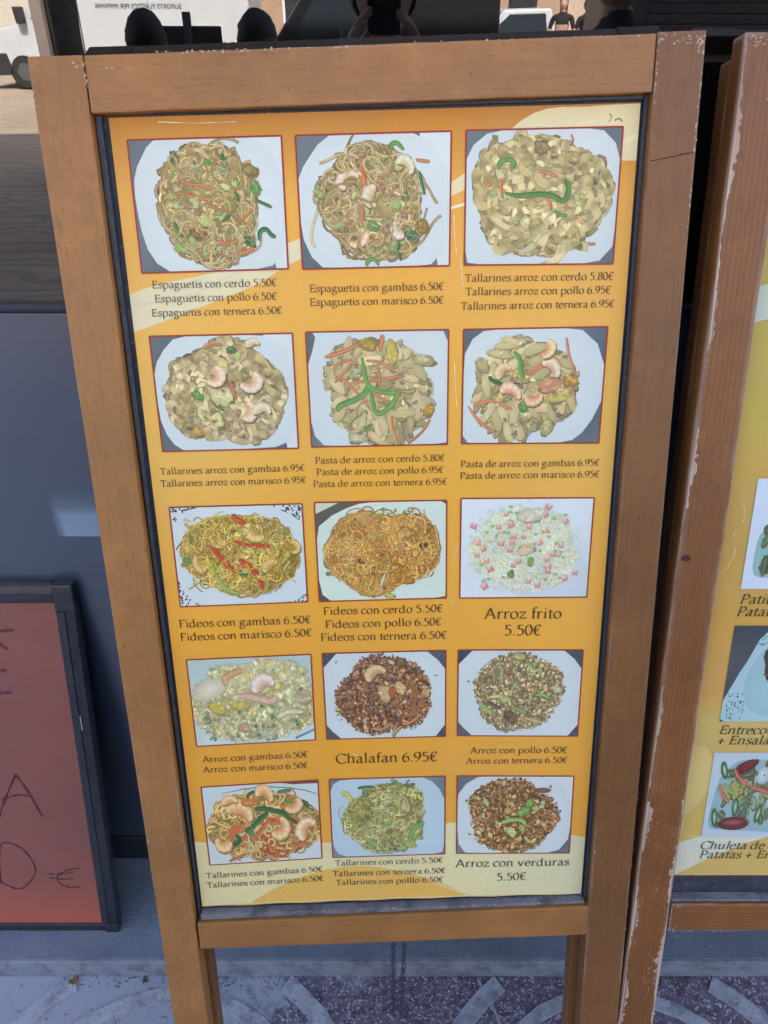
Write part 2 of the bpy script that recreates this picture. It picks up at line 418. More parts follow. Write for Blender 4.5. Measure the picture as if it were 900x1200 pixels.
class Dish:
    """draws in its own picture units: bx0..bx1 across, by0..by1 down, laid on the four corners of the print"""
    def __init__(s, quad, bbox, z, seed):
        s.q, s.b, s.k, s.r = quad, bbox, Ink(z), random.Random(seed)
        s.W, s.H = bbox[2]-bbox[0], bbox[3]-bbox[1]
        s.cen = ((bbox[0]+bbox[2])/2, (bbox[1]+bbox[3])/2); s.base = K(120, 104, 66)
    def M(s, x, y):
        u = min(1, max(0, (x-s.b[0])/s.W)); v = min(1, max(0, (y-s.b[1])/s.H))
        a, b, c, d = s.q
        return (((a[0]*(1-u)+b[0]*u)*(1-v)+(d[0]*(1-u)+c[0]*u)*v), ((a[1]*(1-u)+b[1]*u)*(1-v)+(d[1]*(1-u)+c[1]*u)*v))
    def grid(s, fn, n=16):
        rows = [[s.M(s.b[0]+s.W*i/n, s.b[1]+s.H*j/n) for i in range(n+1)] for j in range(n+1)]
        cols = [[fn(i/n, j/n) for i in range(n+1)] for j in range(n+1)]
        s.k.strip(rows, cols)
    def frame(s, red, wpx=9):
        g = wpx*0.00021
        a, b, c, d = [Vector(p) for p in s.q]
        o = [(a.x-g, a.y+g), (b.x+g, b.y+g), (c.x+g, c.y-g), (d.x-g, d.y-g)]
        r = 0.0016; pts = []
        for (x, y), (sx, sy) in zip(o, ((1, -1), (-1, -1), (-1, 1), (1, 1))):
            p = [(x, y+sy*r), (x+sx*r*0.3, y+sy*r*0.3), (x+sx*r, y)]
            pts += p if (sx*sy < 0) else p[::-1]
        s.k.poly(pts, red)
    def poly(s, pts, col): s.k.poly([s.M(*p) for p in pts], col)
    def blob(s, x, y, rx, ry, cc, ce, ang=0, irr=0.0, n=18, dx=0, dy=0):
        ph = [s.r.uniform(0, 6.28) for _ in range(3)]; pts = []
        ca, sa = math.cos(ang), math.sin(ang)
        for i in range(n):
            t = 2*math.pi*i/n
            f = 1+irr*(0.5*math.sin(2*t+ph[0])+0.35*math.sin(3*t+ph[1])+0.3*math.sin(7*t+ph[2]))
            px, py = rx*f*math.cos(t), ry*f*math.sin(t)
            pts.append(s.M(x+px*ca-py*sa, y+px*sa+py*ca))
        s.k.fan(*s.M(x+dx, y+dy), pts, cc, ce)
    def plate(s, pts, cc, ce, cx=None, cy=None, rim=0.90, rimc=None, smooth=True):
        if smooth:
            q = []
            for p0, p1 in zip(pts, pts[1:]+pts[:1]):
                k_ = max(1, int(math.hypot(p1[0]-p0[0], p1[1]-p0[1])/70))
                q += [(p0[0]+(p1[0]-p0[0])*j/k_, p0[1]+(p1[1]-p0[1])*j/k_) for j in range(k_)]
            q = [((p_[0]-s.cen[0])*1.035+s.cen[0], (p_[1]-s.cen[1])*1.035+s.cen[1]) for p_ in q]
            pts = [tuple((q[j-1][a]+2*q[j][a]+q[(j+1) % len(q)][a])/4 for a in (0, 1)) for j in range(len(q))]
        n = len(pts); cx = cx or sum(p[0] for p in pts)/n; cy = cy or sum(p[1] for p in pts)/n
        s.k.fan(*s.M(cx, cy), [s.M(*p) for p in pts], cc, ce)
        rimc = rimc or sc(ce, 0.95)
        # the well of the plate: a soft ring, lit on one side
        m_ = 48; rx_, ry_ = s.W*.47, s.H*.47
        rows = [(s.M(cx+rx_*f*math.cos(2*math.pi*j/m_), cy+ry_*f*math.sin(2*math.pi*j/m_)) for f in (.80, .84, .90)) for j in range(m_+1)]
        rows = [tuple(r_) for r_ in rows]
        cols = [(cc, sc(ce, .95+.05*math.sin(2*math.pi*j/m_-.8)), cc) for j in range(m_+1)]
        s.k.strip(rows, cols)
        for _ in range(160):
            px, py = s.r.uniform(s.b[0], s.b[2]), s.r.uniform(s.b[1], s.b[3])
            if (px-cx)**2/(s.W*.46)**2+(py-cy)**2/(s.H*.46)**2 < 1: s.blob(px, py, 4, 3, sc(cc, s.r.uniform(.86, 1.08)), sc(cc, .97), 0, .2, 5)
        for f0, f1 in ((rim, rim-0.012),):
            rows = [(s.M(cx+(p[0]-cx)*f0, cy+(p[1]-cy)*f0), s.M(cx+(p[0]-cx)*f1, cy+(p[1]-cy)*f1)) for p in pts+pts[:1]]
            s.k.strip(rows, [(rimc, mx(rimc, cc, .6))]*len(rows))
    def line(s, pts, w, mid, edge, taper=True, hi=None):
        p = pts; rows = []; cols = []; n = len(p)
        for i in range(n):
            a = p[max(i-1, 0)]; b = p[min(i+1, n-1)]
            dx, dy = b[0]-a[0], b[1]-a[1]; d = math.hypot(dx, dy) or 1
            f = 0.5*w*(min(1, 0.45+0.55*math.sin(math.pi*(i+0.15)/(n-0.7))*1.8) if taper else 1)
            nx, ny = -dy/d*f, dx/d*f
            jt = s.r.uniform(.86, 1.10); m = sc(mid, jt); e = sc(edge, jt)
            if hi is None:
                rows.append((s.M(p[i][0]+nx, p[i][1]+ny), s.M(*p[i]), s.M(p[i][0]-nx, p[i][1]-ny))); cols.append((e, m, sc(e, 0.8)))
            else:
                rows.append((s.M(p[i][0]+nx, p[i][1]+ny), s.M(p[i][0]+nx*.45, p[i][1]+ny*.45), s.M(p[i][0]-nx*.1, p[i][1]-ny*.1), s.M(p[i][0]-nx, p[i][1]-ny)))
                cols.append((e, sc(hi, s.r.uniform(.8, 1.06)), m, sc(e, 0.75)))
        s.k.strip(rows, cols)
    def crv(s, pts, w, mid, edge, hi=None, taper=True):
        s.line(_cr(pts, 4), w, mid, edge, taper, hi)
    def wander(s, x, y, a, ln, cur, n, inside, wob=0.5):
        pts = [(x, y)]; st = ln/n
        c = cur; cx, cy = s.cen
        for _ in range(n):
            c += s.r.gauss(0, wob)*0.0045
            c = max(-.05, min(.05, c))
            a += c*st
            nx, ny = x+math.cos(a)*st, y+math.sin(a)*st
            if not inside(nx, ny):
                want = math.atan2(cy-y, cx-x); df = (want-a+math.pi) % (2*math.pi)-math.pi
                a += max(-.75, min(.75, df)); nx, ny = x+math.cos(a)*st, y+math.sin(a)*st
            x, y = nx, ny; pts.append((x, y))
        return pts
    def strands(s, mask, n, w, pal, ln=(120, 260), cur=0.018, seg=9, dark=0.36, lo=0.35, edge=0.52, wob=0.8, spots=True, gloss=None):
        """a heap of noodles: the first laid are deep and dark, the last lie on top and are light"""
        cx, cy, rx, ry, irr = mask; s.cen = (cx, cy); s.base = sc(pal[0], .55)
        ph = [s.r.uniform(0, 6.28) for _ in range(4)]
        def ins(x, y, f=1.0):
            dx, dy = (x-cx)/rx, (y-cy)/ry; t = math.atan2(dy, dx)
            return math.hypot(dx, dy) < f*(1+irr*(0.5*math.sin(2*t+ph[0])+0.4*math.sin(3*t+ph[1])+0.35*math.sin(5*t+ph[2])))
        s.ins = ins
        dk = sc(pal[0], dark)
        pts = []
        for i in range(60):
            t = 2*math.pi*i/60
            f = 0.97*(1+irr*(0.5*math.sin(2*t+ph[0])+0.4*math.sin(3*t+ph[1])+0.35*math.sin(5*t+ph[2])))
            f *= 1+0.035*s.r.gauss(0, 1)
            pts.append((cx+rx*f*math.cos(t), cy+ry*f*math.sin(t)))
        s.poly([(x+7, y+11) for x, y in pts], s.shadow)
        s.poly(pts, dk)
        for i in range(n):
            t = i/n
            while True:
                a = s.r.uniform(0, 6.283); q = math.sqrt(s.r.uniform(0, 1))*1.12
                x, y = cx+rx*q*math.cos(a), cy+ry*q*math.sin(a)
                if ins(x, y): break
            shade = dark+(1.48-dark)*min(1, t*1.1)**0.8
            shade *= s.r.uniform(0.66, 1.2)
            # broad light and dark areas of the heap
            shade *= 0.88+0.16*math.sin(x*0.017+ph[0])*math.sin(y*0.021+ph[3])
            if (x-cx)/rx*0.3+(y-cy)/ry > 0.75: shade *= 0.82
            c = sc(s.r.choice(pal), shade)
            k = s.r.choice((-1, 1))*abs(s.r.gauss(cur, cur*0.6))
            P = s.wander(x, y, s.r.uniform(0, 6.283), s.r.uniform(*ln), k, seg, ins, wob)
            hi = None
            if t > 0.5 and s.r.random() < 0.45: hi = mx(c, (.86, .84, .70), 0.38)
            s.line(P, w*s.r.uniform(0.8, 1.2), c, sc(c, edge), False, hi)
    def ribbons(s, mask, n, w, pal, ln=(110, 260), shadow=None, dark=0.5):
        """broad flat noodles: each one folds, light where it faces up and dark where it turns under"""
        s.strands(mask, n//3, w*0.6, [sc(c, .8) for c in pal], (60, 140), 0.012, 6, dark=0.35)
        cx, cy, rx, ry, irr = mask
        for i in range(n):
            t = i/n
            while True:
                a = s.r.uniform(0, 6.283); q = math.sqrt(s.r.uniform(0, 1))*1.1
                x, y = cx+rx*q*math.cos(a), cy+ry*q*math.sin(a)
                if s.ins(x, y, 0.97): break
            base = sc(s.r.choice(pal), (0.50+0.66*t**1.2)*s.r.uniform(0.78, 1.15))
            P = s.wander(x, y, s.r.uniform(0, 6.283), s.r.uniform(*ln), s.r.gauss(0, 0.004), 12, s.ins, 2.4)
            ww = w*s.r.uniform(0.6, 1.1); f1 = s.r.uniform(6, 16); p1 = s.r.uniform(0, 6.28)
            rows = []; cols = []; m = len(P)
            for j in range(m):
                a = P[max(j-1, 0)]; b = P[min(j+1, m-1)]
                dx, dy = b[0]-a[0], b[1]-a[1]; d = math.hypot(dx, dy) or 1
                fold = math.sin(j/m*f1+p1)
                h = ww*0.5*(0.30+0.80*abs(math.cos(j/m*f1*0.5+p1)))
                nx, ny = -dy/d*h, dx/d*h
                g = (1.12 if fold > .25 else (.94 if fold > -.45 else .70))*s.r.uniform(.95, 1.05)
                rows.append((s.M(P[j][0]+nx*1.1, P[j][1]+ny*1.1), s.M(P[j][0]+nx*.92, P[j][1]+ny*.92), s.M(P[j][0]+nx*(.3+.4*fold), P[j][1]+ny*(.3+.4*fold)), s.M(P[j][0]-nx*.9, P[j][1]-ny*.9), s.M(P[j][0]-nx*1.18, P[j][1]-ny*1.18)))
                cols.append((sc(base, g*1.06), sc(base, g), sc(base, g), sc(base, g*0.95), sc(base, 0.34)))
            s.k.strip(rows, cols)
    def ovals(s, mask, n, a, b, pal, fill=True):
        if fill: s.strands(mask, 150, 14, pal, (50, 110), 0.01, 5, dark=0.45)
        cx, cy, rx, ry, irr = mask
        for i in range(n):
            t = i/n
            while True:
                q = math.sqrt(s.r.uniform(0, 1)); th = s.r.uniform(0, 6.283)
                x, y = cx+rx*q*math.cos(th), cy+ry*q*math.sin(th)
                if s.ins(x, y, 0.93): break
            c = sc(s.r.choice(pal), (0.58+0.50*t)*s.r.uniform(0.8, 1.15)); an = math.atan2(y-cy, x-cx)*.6+s.r.gauss(.6, .7)
            ra, rb = a*s.r.uniform(.7, 1.1), b*s.r.uniform(.65, 1.15)
            s.blob(x+3, y+5, ra*1.03, rb*1.08, sc(c, .50), sc(c, .46), an, 0.05, 16)
            s.blob(x, y, ra, rb, sc(c, 1.10), sc(c, .90), an, 0.16, 16, dx=-rb*.5, dy=-rb*.5)
    def grains(s, mask, n, a, b, pal, dark=0.45, edge=.66, var=(.62, 1.25), top=1.42):
        cx, cy, rx, ry, irr = mask; s.cen = (cx, cy); s.base = sc(pal[0], .55)
        ph = [s.r.uniform(0, 6.28) for _ in range(4)]
        def ins(x, y, f=1.0):
            dx, dy = (x-cx)/rx, (y-cy)/ry; t = math.atan2(dy, dx)
            return math.hypot(dx, dy) < f*(1+irr*(0.5*math.sin(2*t+ph[0])+0.4*math.sin(3*t+ph[1])+0.35*math.sin(5*t+ph[2])))
        s.ins = ins
        P = []
        for i in range(70):
            t = 2*math.pi*i/70
            f = 0.96*(1+irr*(0.5*math.sin(2*t+ph[0])+0.4*math.sin(3*t+ph[1])+0.35*math.sin(5*t+ph[2])))*(1+0.03*s.r.gauss(0, 1))
            P.append((cx+rx*f*math.cos(t), cy+ry*f*math.sin(t)))
        if s.shadow: s.poly([(x+6, y+10) for x, y in P], s.shadow)
        s.poly(P, sc(pal[0], dark*.9))
        for i in range(n):
            t = i/n
            while True:
                q = math.sqrt(s.r.uniform(0, 1))*(1.02+0.05*s.r.random()); th = s.r.uniform(0, 6.283)
                x, y = cx+rx*q*math.cos(th), cy+ry*q*math.sin(th)
                if ins(x, y, 1.03): break
            sh = (dark*.8+(top-dark*.8)*min(1, t*1.05)**0.8)*s.r.uniform(*var)
            sh *= 0.92+0.14*math.sin(x*0.013+ph[0])*math.sin(y*0.018+ph[3])
            c = sc(s.r.choice(pal), sh); an = s.r.uniform(0, 3.14); ra, rb = a*s.r.uniform(.6, 1.2), b*s.r.uniform(.7, 1.2)
            s.blob(x, y, ra, rb, sc(c, 1.15), sc(c, edge), an, 0.1, 7, dx=-1, dy=-1.5)
    def shrimp(s, x, y, r, ang=0.0, body=None, tip=None, turn=3.9, flip=1):
        body = body or K(222, 205, 200); tip = tip or K(224, 150, 100)
        n = 25; P = []; W_ = []; r *= 1.32; body = sc(mx(body, (.78, .70, .60), .15), 1.04); tip = mx(tip, body, .05); turn *= s.r.uniform(.68, .9); sq = s.r.uniform(.78, .95); an0 = s.r.uniform(0, 3)
        for i in range(n):
            t = i/(n-1); a = ang+flip*turn*t; rr = r*(0.55-0.08*t)
            px, py = rr*1.05*math.cos(a-an0), rr*sq*math.sin(a-an0); P.append((x+px*math.cos(an0)-py*math.sin(an0), y+px*math.sin(an0)+py*math.cos(an0))); W_.append(r*(0.22+0.70*min(1, t*4)**.7*(1-t)**0.5))
        rows = []; cols = []
        for i in range(n):
            a = P[max(i-1, 0)]; b = P[min(i+1, n-1)]; dx, dy = b[0]-a[0], b[1]-a[1]; d = math.hypot(dx, dy) or 1
            h = W_[i]/2*(1-0.07*(i % 4 == 0)); nx, ny = -dy/d*h*flip, dx/d*h*flip     # +n points inward
            seg = (0.90 if i % 4 == 0 else 1.0)*s.r.uniform(.96, 1.04); m = mx(body, tip, s.r.uniform(.15, .6))
            rows.append((s.M(P[i][0]+nx*.9, P[i][1]+ny*.9), s.M(P[i][0]+nx*.3, P[i][1]+ny*.3), s.M(P[i][0]-nx*.4, P[i][1]-ny*.4), s.M(P[i][0]-nx*.8, P[i][1]-ny*.8), s.M(P[i][0]-nx, P[i][1]-ny)))
            cols.append((sc(mx(tip, body, .1), .8), sc(mx(m, tip, .4), seg), sc(mx(body, m, .4), 1.14*seg), sc(mx(body, tip, .25), .96*seg), sc(mx(body, tip, .5), .66)))
        ox, oy = s.M(x+4, y+9); o0x, o0y = s.M(x, y); dxy = (ox-o0x, oy-o0y)
        s.k.strip([((q[0][0]+dxy[0], q[0][1]+dxy[1]), (q[-1][0]+dxy[0]*1.2, q[-1][1]+dxy[1]*1.2)) for q in rows], [(sc(s.base, .8), sc(s.base, .6))]*len(rows))
        s.k.strip(rows, cols)
        tx, ty = P[-1]; a = math.atan2(P[-1][1]-P[-2][1], P[-1][0]-P[-2][0])
        for da in (-.45, .4):
            s.poly([(tx-5*math.sin(a), ty+5*math.cos(a)), (tx+r*.42*math.cos(a+da), ty+r*.42*math.sin(a+da)), (tx+5*math.sin(a), ty-5*math.cos(a))], sc(tip, .9))
    def strip_(s, pts, w, c, hi=0.35):
        w *= .86; pts = [(x+s.r.uniform(-3, 3), y+s.r.uniform(-3, 3)) for x, y in pts]
        s.crv([(x+3, y+5) for x, y in pts], w*1.05, sc(s.base, .8), sc(s.base, .8))
        s.crv(pts, w, c, sc(c, .84), hi=mx(c, (0.85, 0.85, 0.75), hi*.4))
    def leaf(s, x, y, r, c, ang=0, lite=0.35):
        """a crumpled scrap: overlapping lobes, light on their crests"""
        s.blob(x+3, y+4, r*.92, r*.60, sc(s.base, .8), sc(s.base, .85), ang, .3)
        ca, sa = math.cos(ang), math.sin(ang)
        for i in range(5 if r < 24 else 11):
            u, v = s.r.uniform(-.62, .62)*r, s.r.uniform(-.34, .34)*r
            q = r*s.r.uniform(.22, .46); cc = mx(sc(c, s.r.uniform(.72, 1.1)), (.80, .84, .56), lite*s.r.uniform(0, .9))
            s.blob(x+u*ca-v*sa, y+u*sa+v*ca, q, q*s.r.uniform(.4, .9), cc, sc(c, s.r.uniform(.62, .85)), s.r.uniform(0, 3), .25, 11, dx=-q*.2, dy=-q*.25)
        if r > 30: s.line([(x-r*.6*ca, y-r*.6*sa), (x+r*.08*sa, y-r*.08*ca), (x+r*.6*ca, y+r*.6*sa)], r*.08, mx(c, (.85, .87, .65), .55), mx(c, (.85, .87, .65), .25))
    def chunk(s, x, y, rx, ry, cc, ce, ang=0, irr=0.0, n=18, dx=0, dy=0):
        if rx < 20 or rx > 100: return s.blob(x, y, rx, ry, cc, ce, ang, irr, n, dx, dy)
        ca, sa = math.cos(ang), math.sin(ang)
        s.blob(x+3, y+5, rx, ry, sc(s.base, .7), sc(s.base, .7), ang, max(irr, .15))
        s.blob(x, y, rx*.95, ry*.92, mx(cc, ce, .3), sc(ce, .8), ang, max(irr, .22), 20, -rx*.15, -ry*.2)
        for i in range(14):
            u, v = s.r.uniform(-.6, .6)*rx, s.r.uniform(-.6, .6)*ry; q = s.r.uniform(.14, .34)*min(rx, ry*1.3)
            c = sc(mx(cc, ce, s.r.random()), s.r.uniform(.78, 1.12))
            s.blob(x+u*ca-v*sa, y+u*sa+v*ca, q*s.r.uniform(1, 1.9), q*.7, c, sc(c, s.r.uniform(.72, .95)), ang+s.r.gauss(0, .5), .25, 9)
    def bits(s, n, size, pal, f=0.9, elong=1.6):
        x0, y0, x1, y1 = s.b
        for _ in range(n):
            for _t in range(200):
                x, y = s.r.uniform(x0, x1), s.r.uniform(y0, y1)
                if s.ins(x, y, f): break
            c = s.r.choice(pal); c = sc(c, s.r.uniform(.75, 1.1)); q = size*s.r.uniform(.6, 1.3); an = s.r.uniform(0, 3.14)
            s.blob(x+1.5, y+2.5, q*elong*1.02, q*1.02, sc(s.base, .8), sc(s.base, .8), an, .2, 9)
            s.blob(x, y, q*elong, q, mx(c, (.9, .9, .8), .3), c, an, .3, 11, dx=-q*.2, dy=-q*.3)
    def cube(s, x, y, q, c, ang):
        ca, sa = math.cos(ang), math.sin(ang)
        R_ = lambda px, py: (x+px*ca-py*sa, y+px*sa+py*ca)
        s.poly([R_(-q, -q), R_(q, -q), R_(q, q), R_(-q, q)], sc(c, .62))
        s.poly([R_(-q, -q), R_(q*.8, -q), R_(q*.7, q*.6), R_(-q*.9, q*.7)], c)
        s.poly([R_(-q*.9, -q), R_(q*.7, -q*.95), R_(q*.5, -q*.3), R_(-q*.7, -q*.3)], mx(c, (.95, .9, .88), .45))

PLATE, PLEDGE = K(210, 217, 230), K(200, 210, 226)
CLOTH, CLOTH2 = K(84, 96, 112), K(104, 115, 130)
RED = K(150, 48, 44)
GREEN, DGREEN, LGREEN = K(92, 150, 62), K(52, 112, 60), K(150, 180, 86)
CARROT, CABB = K(206, 116, 66), K(196, 196, 124)
SPAG = [K(190, 172, 110), K(170, 152, 92), K(202, 188, 132), K(160, 146, 84), K(180, 164, 112)]
TALL = [K(202, 192, 140), K(188, 178, 124), K(212, 204, 158), K(176, 166, 112)]
RICEC = [K(190, 182, 134), K(176, 168, 118), K(204, 196, 150), K(198, 184, 140)]
BROWN = [K(120, 92, 70), K(146, 112, 84), K(98, 74, 58), K(168, 132, 98), K(132, 100, 70)]

SPAG = [(c[0]*1.08, c[1]*0.98, c[2]*1.15) for c in SPAG]
TALL = [(c[0]*1.0, c[1]*0.91, c[2]*1.0) for c in TALL]
RICEC = [(c[0]*1.08, c[1]*1, c[2]*1.1) for c in RICEC]
BROWN = [(c[0]*1.75, c[1]*1.5, c[2]*1.5) for c in BROWN]
def cloth(d, c0=CLOTH, c1=CLOTH2, seed=1):
    r = random.Random(seed)
    d.grid(lambda u, v: mx(c0, c1, 0.5+0.5*math.sin(u*5+v*3+seed)), 8)
    for _ in range(120):
        u = r.uniform(0, 1); v = r.uniform(0, 1)
        x, y = d.b[0]+u*d.W, d.b[1]+v*d.H
        d.line([(x, y), (x+10, y+r.uniform(-5, 5))], 5, mx(c1, (.4, .45, .5), .25), c0)
def octo(d, x0, y0, x1, y1, cx, cy, soft=0.0, corner=(1, 1, 1, 1)):
    """the plate's outline: a rectangle of the picture with rounded, scalloped corners"""
    out = []
    for (X, Y, sx, sy, k) in ((x0, y0, 1, 1, corner[0]), (x1, y0, -1, 1, corner[1]), (x1, y1, -1, -1, corner[2]), (x0, y1, 1, -1, corner[3])):
        n = 6; p = []
        for i in range(n+1):
            t = i/n; b = math.sin(math.pi*t)*0.16
            p.append((X+sx*cx*k*(1-t-b), Y+sy*cy*k*(t-b)))
        out += p[::-1] if sx*sy > 0 else p
    return out

def make_dish(i, quad, z):
    BX = [(50,60,850,725),(40,40,838,725),(55,55,830,735),(60,45,850,685),(55,45,845,690),(65,50,840,680),(60,75,855,650),(60,48,855,640),(58,55,830,640),(60,65,825,580),(55,60,850,610),(45,45,840,600),(70,85,840,580),(45,75,843,610),(70,62,840,575)]
    d = Dish(quad, BX[i], z, 100+i); r = d.r
    d.frame(RED)
    x0, y0, x1, y1 = d.b
    d.shadow = K(138, 150, 168)
    if i in (0, 1, 2, 3, 4, 5):
        cloth(d, seed=i)
        if i in (0, 1, 3): d.poly([(x1-160, y0), (x1, y0), (x1, y1), (x1-60, y1)], K(206, 214, 228))
        pl = {0: [(180,60),(690,60),(800,150),(850,260),(865,480),(840,620),(760,725),(205,725),(140,680),(95,600),(70,420),(65,250),(90,190),(125,150),(150,100)],
              1: [(215,40),(640,40),(760,120),(820,230),(845,430),(820,590),(740,725),(150,725),(100,670),(55,560),(40,400),(45,250),(75,200),(120,150),(150,90)],
              2: [(165,60),(730,55),(800,140),(835,210),(838,460),(830,640),(750,735),(60,735),(50,500),(50,190),(90,140)],
              3: [(190,50),(680,45),(790,110),(850,220),(870,420),(855,560),(790,665),(180,690),(140,640),(95,590),(62,420),(58,240),(90,190),(130,130)],
              4: [(55,45),(820,40),(850,110),(850,690),(125,690),(80,630),(58,540),(50,300),(80,150),(160,60)],
              5: [(175,55),(690,50),(800,130),(850,260),(840,440),(780,560),(690,670),(100,680),(60,640),(60,300),(75,165),(120,100)]}[i]
        d.plate(pl, PLATE, PLEDGE, rim=0.93)
    if i == 0:
        d.strands((440, 390, 262, 300, .10), 620, 15, SPAG, (130, 300), .017, 10)
        d.bits(46, 13, [GREEN, CABB, LGREEN, K(140, 110, 60)], .88)
        d.strands_top = None
        for P, w_ in (([(300,240),(330,270),(430,290),(510,320)], 20), ([(275,312),(350,335),(450,355),(540,360)], 27), ([(205,250),(200,290),(220,320)], 22), ([(440,385),(500,410),(590,420)], 14), ([(480,575),(530,580),(590,570)], 22), ([(575,640),(620,635),(675,615)], 24), ([(640,200),(670,260),(690,300)], 14), ([(540,510),(600,480),(680,410)], 12)):
            d.strip_(P, w_, CARROT)
        d.leaf(282, 148, 42, DGREEN, 1.2); d.leaf(440, 170, 34, GREEN, .2); d.leaf(535, 150, 26, DGREEN, .5)
        d.leaf(700, 300, 48, GREEN, 1.2); d.leaf(650, 575, 40, DGREEN, .3); d.leaf(430, 460, 70, CABB, .4); d.leaf(270, 610, 44, LGREEN, .9); d.leaf(375, 380, 40, K(190, 186, 130), 1.2)
        d.strip_([(705,575),(710,530),(745,515),(770,550),(795,555)], 24, DGREEN); d.strip_([(700,370),(745,385),(780,405)], 16, DGREEN)
        d.strip_([(590,320),(605,370),(560,430),(510,470)], 20, DGREEN); d.strip_([(250,470),(270,520),(290,545)], 26, K(70, 120, 64))
        d.chunk(680, 220, 42, 34, K(176, 158, 110), K(120, 100, 66), .2, .3); d.chunk(375, 530, 52, 30, K(170, 140, 84), K(112, 88, 48), .3, .35)
        tops = 90
    elif i == 1:
        d.strands((425, 390, 275, 300, .11), 560, 15, [sc(c, .95) for c in SPAG], (120, 290), .019, 10)
        d.bits(46, 14, [GREEN, CABB, K(150, 96, 56), LGREEN], .88)
        for P, w_ in (([(365,190),(385,250),(385,320)], 26), ([(465,250),(495,290),(515,330)], 20), ([(370,400),(372,440),(372,480)], 24), ([(660,170),(700,175),(728,180)], 16), ([(400,590),(450,580),(520,600)], 18), ([(640,500),(650,490),(665,475)], 22)): d.strip_(P, w_, CARROT)
        d.strip_([(522,130),(530,95),(560,85),(590,115)], 24, GREEN); d.leaf(560, 195, 50, CABB, .8); d.leaf(430, 505, 44, GREEN, .4)
        d.leaf(535, 280, 44, LGREEN, 1.1); d.leaf(600, 360, 34, DGREEN, 1.2); d.leaf(635, 565, 48, DGREEN, .2); d.leaf(140, 330, 36, LGREEN, .9)
        d.strip_([(385,715),(400,685),(430,680),(455,712)], 22, GREEN); d.strip_([(565,590),(562,640),(575,695)], 20, DGREEN); d.strip_([(680,230),(690,290),(705,350)], 16, DGREEN)
        WS = K(212, 200, 198)
        d.shrimp(315, 275, 66, 2.2, WS, K(222, 168, 110)); d.shrimp(445, 350, 70, 4.6, WS, K(206, 170, 90), flip=-1); d.shrimp(600, 215, 60, 3.6, K(214, 206, 196), K(196, 184, 130))
        d.shrimp(575, 520, 58, 1.2, K(214, 204, 204), K(200, 176, 160)); d.shrimp(335, 565, 60, 5.4, K(222, 202, 180), K(222, 150, 86))
        d.chunk(695, 515, 36, 40, K(190, 160, 84), K(140, 110, 50), 0, .25)
    elif i == 2:
        d.ribbons((430, 385, 318, 318, .14), 420, 40, TALL, (110, 250))
        d.bits(26, 12, [K(226, 214, 160), K(200, 150, 90), LGREEN], .85)
        for P, w_ in (([(415,250),(470,265),(520,285)], 18), ([(230,290),(232,340),(240,385)], 18), ([(150,300),(165,320),(190,300)], 18), ([(455,385),(480,410),(490,450)], 22), ([(695,628),(715,630),(735,628)], 12), ([(575,80),(585,110),(570,130)], 12)): d.strip_(P, w_, K(206, 126, 76))
        d.strip_([(215,240),(225,205),(265,195),(295,210),(285,235)], 24, GREEN, .2); d.chunk(258, 232, 16, 11, K(214, 204, 150), K(170, 160, 100))
        d.strip_([(255,365),(330,378),(430,372),(500,380),(550,405),(578,370),(570,320),(552,298)], 30, K(72, 132, 46), .25)
        d.strip_([(505,460),(540,475),(575,480)], 18, GREEN)
        d.chunk(430, 140, 40, 34, K(176, 160, 116), K(130, 112, 72), .8, .35); d.chunk(590, 190, 40, 32, K(206, 196, 150), K(170, 156, 104), .2, .2)
    elif i == 3:
        T2 = [K(186, 176, 112), K(170, 160, 98), K(200, 192, 132), K(160, 152, 90), K(196, 186, 124)]
        T2 = [(c[0]*1.12, c[1]*1.0, c[2]*1.5) for c in T2]
        d.ribbons((455, 365, 320, 300, .15), 430, 38, T2, (90, 220))
        d.bits(22, 12, [K(226, 214, 150), K(160, 110, 60), LGREEN], .85)
        d.strip_([(350,110),(400,95),(460,90)], 14, CARROT); d.strip_([(480,290),(500,340),(515,400)], 14, CARROT)
        d.leaf(505, 122, 34, DGREEN, .2); d.leaf(290, 370, 40, GREEN, .8); d.leaf(410, 430, 34, GREEN, 1.2); d.leaf(430, 390, 80, K(222, 216, 158), .4, .2); d.leaf(400, 510, 60, K(220, 214, 150), 1.3, .2)
        d.chunk(450, 220, 30, 70, K(232, 222, 160), K(206, 196, 130), .1, .3)
        WS = K(226, 208, 190)
        d.shrimp(385, 258, 68, 5.2, WS, K(222, 164, 110)); d.shrimp(585, 290, 74, 5.4, K(222, 212, 204), K(228, 160, 96)); d.shrimp(552, 455, 70, 1.8, WS, K(228, 160, 104), flip=-1)
        d.shrimp(655, 485, 60, 3.2, K(218, 208, 190), K(206, 184, 150)); d.shrimp(630, 110, 48, 3.2, K(214, 204, 176), K(206, 170, 120))
        d.chunk(270, 580, 30, 34, K(226, 180, 110), K(190, 140, 80), .3, .3)
    elif i in (4, 5):
        m = (450, 380, 300, 310, .10) if i == 4 else (400, 370, 270, 290, .12)
        d.ovals(m, 190 if i == 4 else 170, 70, 27, RICEC)
        d.bits(60, 8, [K(232, 220, 150), K(226, 180, 90), K(120, 96, 56)], .9)
        if i == 4:
            for P, w_ in (([(150,180),(240,150),(340,110),(380,90)], 22), ([(460,150),(472,100),(482,60)], 28), ([(310,318),(400,318),(500,305),(600,290)], 18), ([(230,290),(300,350),(360,420),(400,480)], 18), ([(195,260),(220,215),(300,190)], 16), ([(400,360),(450,400),(500,435)], 16), ([(520,520),(530,590),(560,680)], 18), ([(745,540),(700,610),(630,675)], 14), ([(380,200),(460,210),(560,270)], 14), ([(200,320),(260,260),(310,200)], 14), ([(440,220),(455,280),(460,350)], 14)): d.strip_(P, w_, K(214, 128, 82))
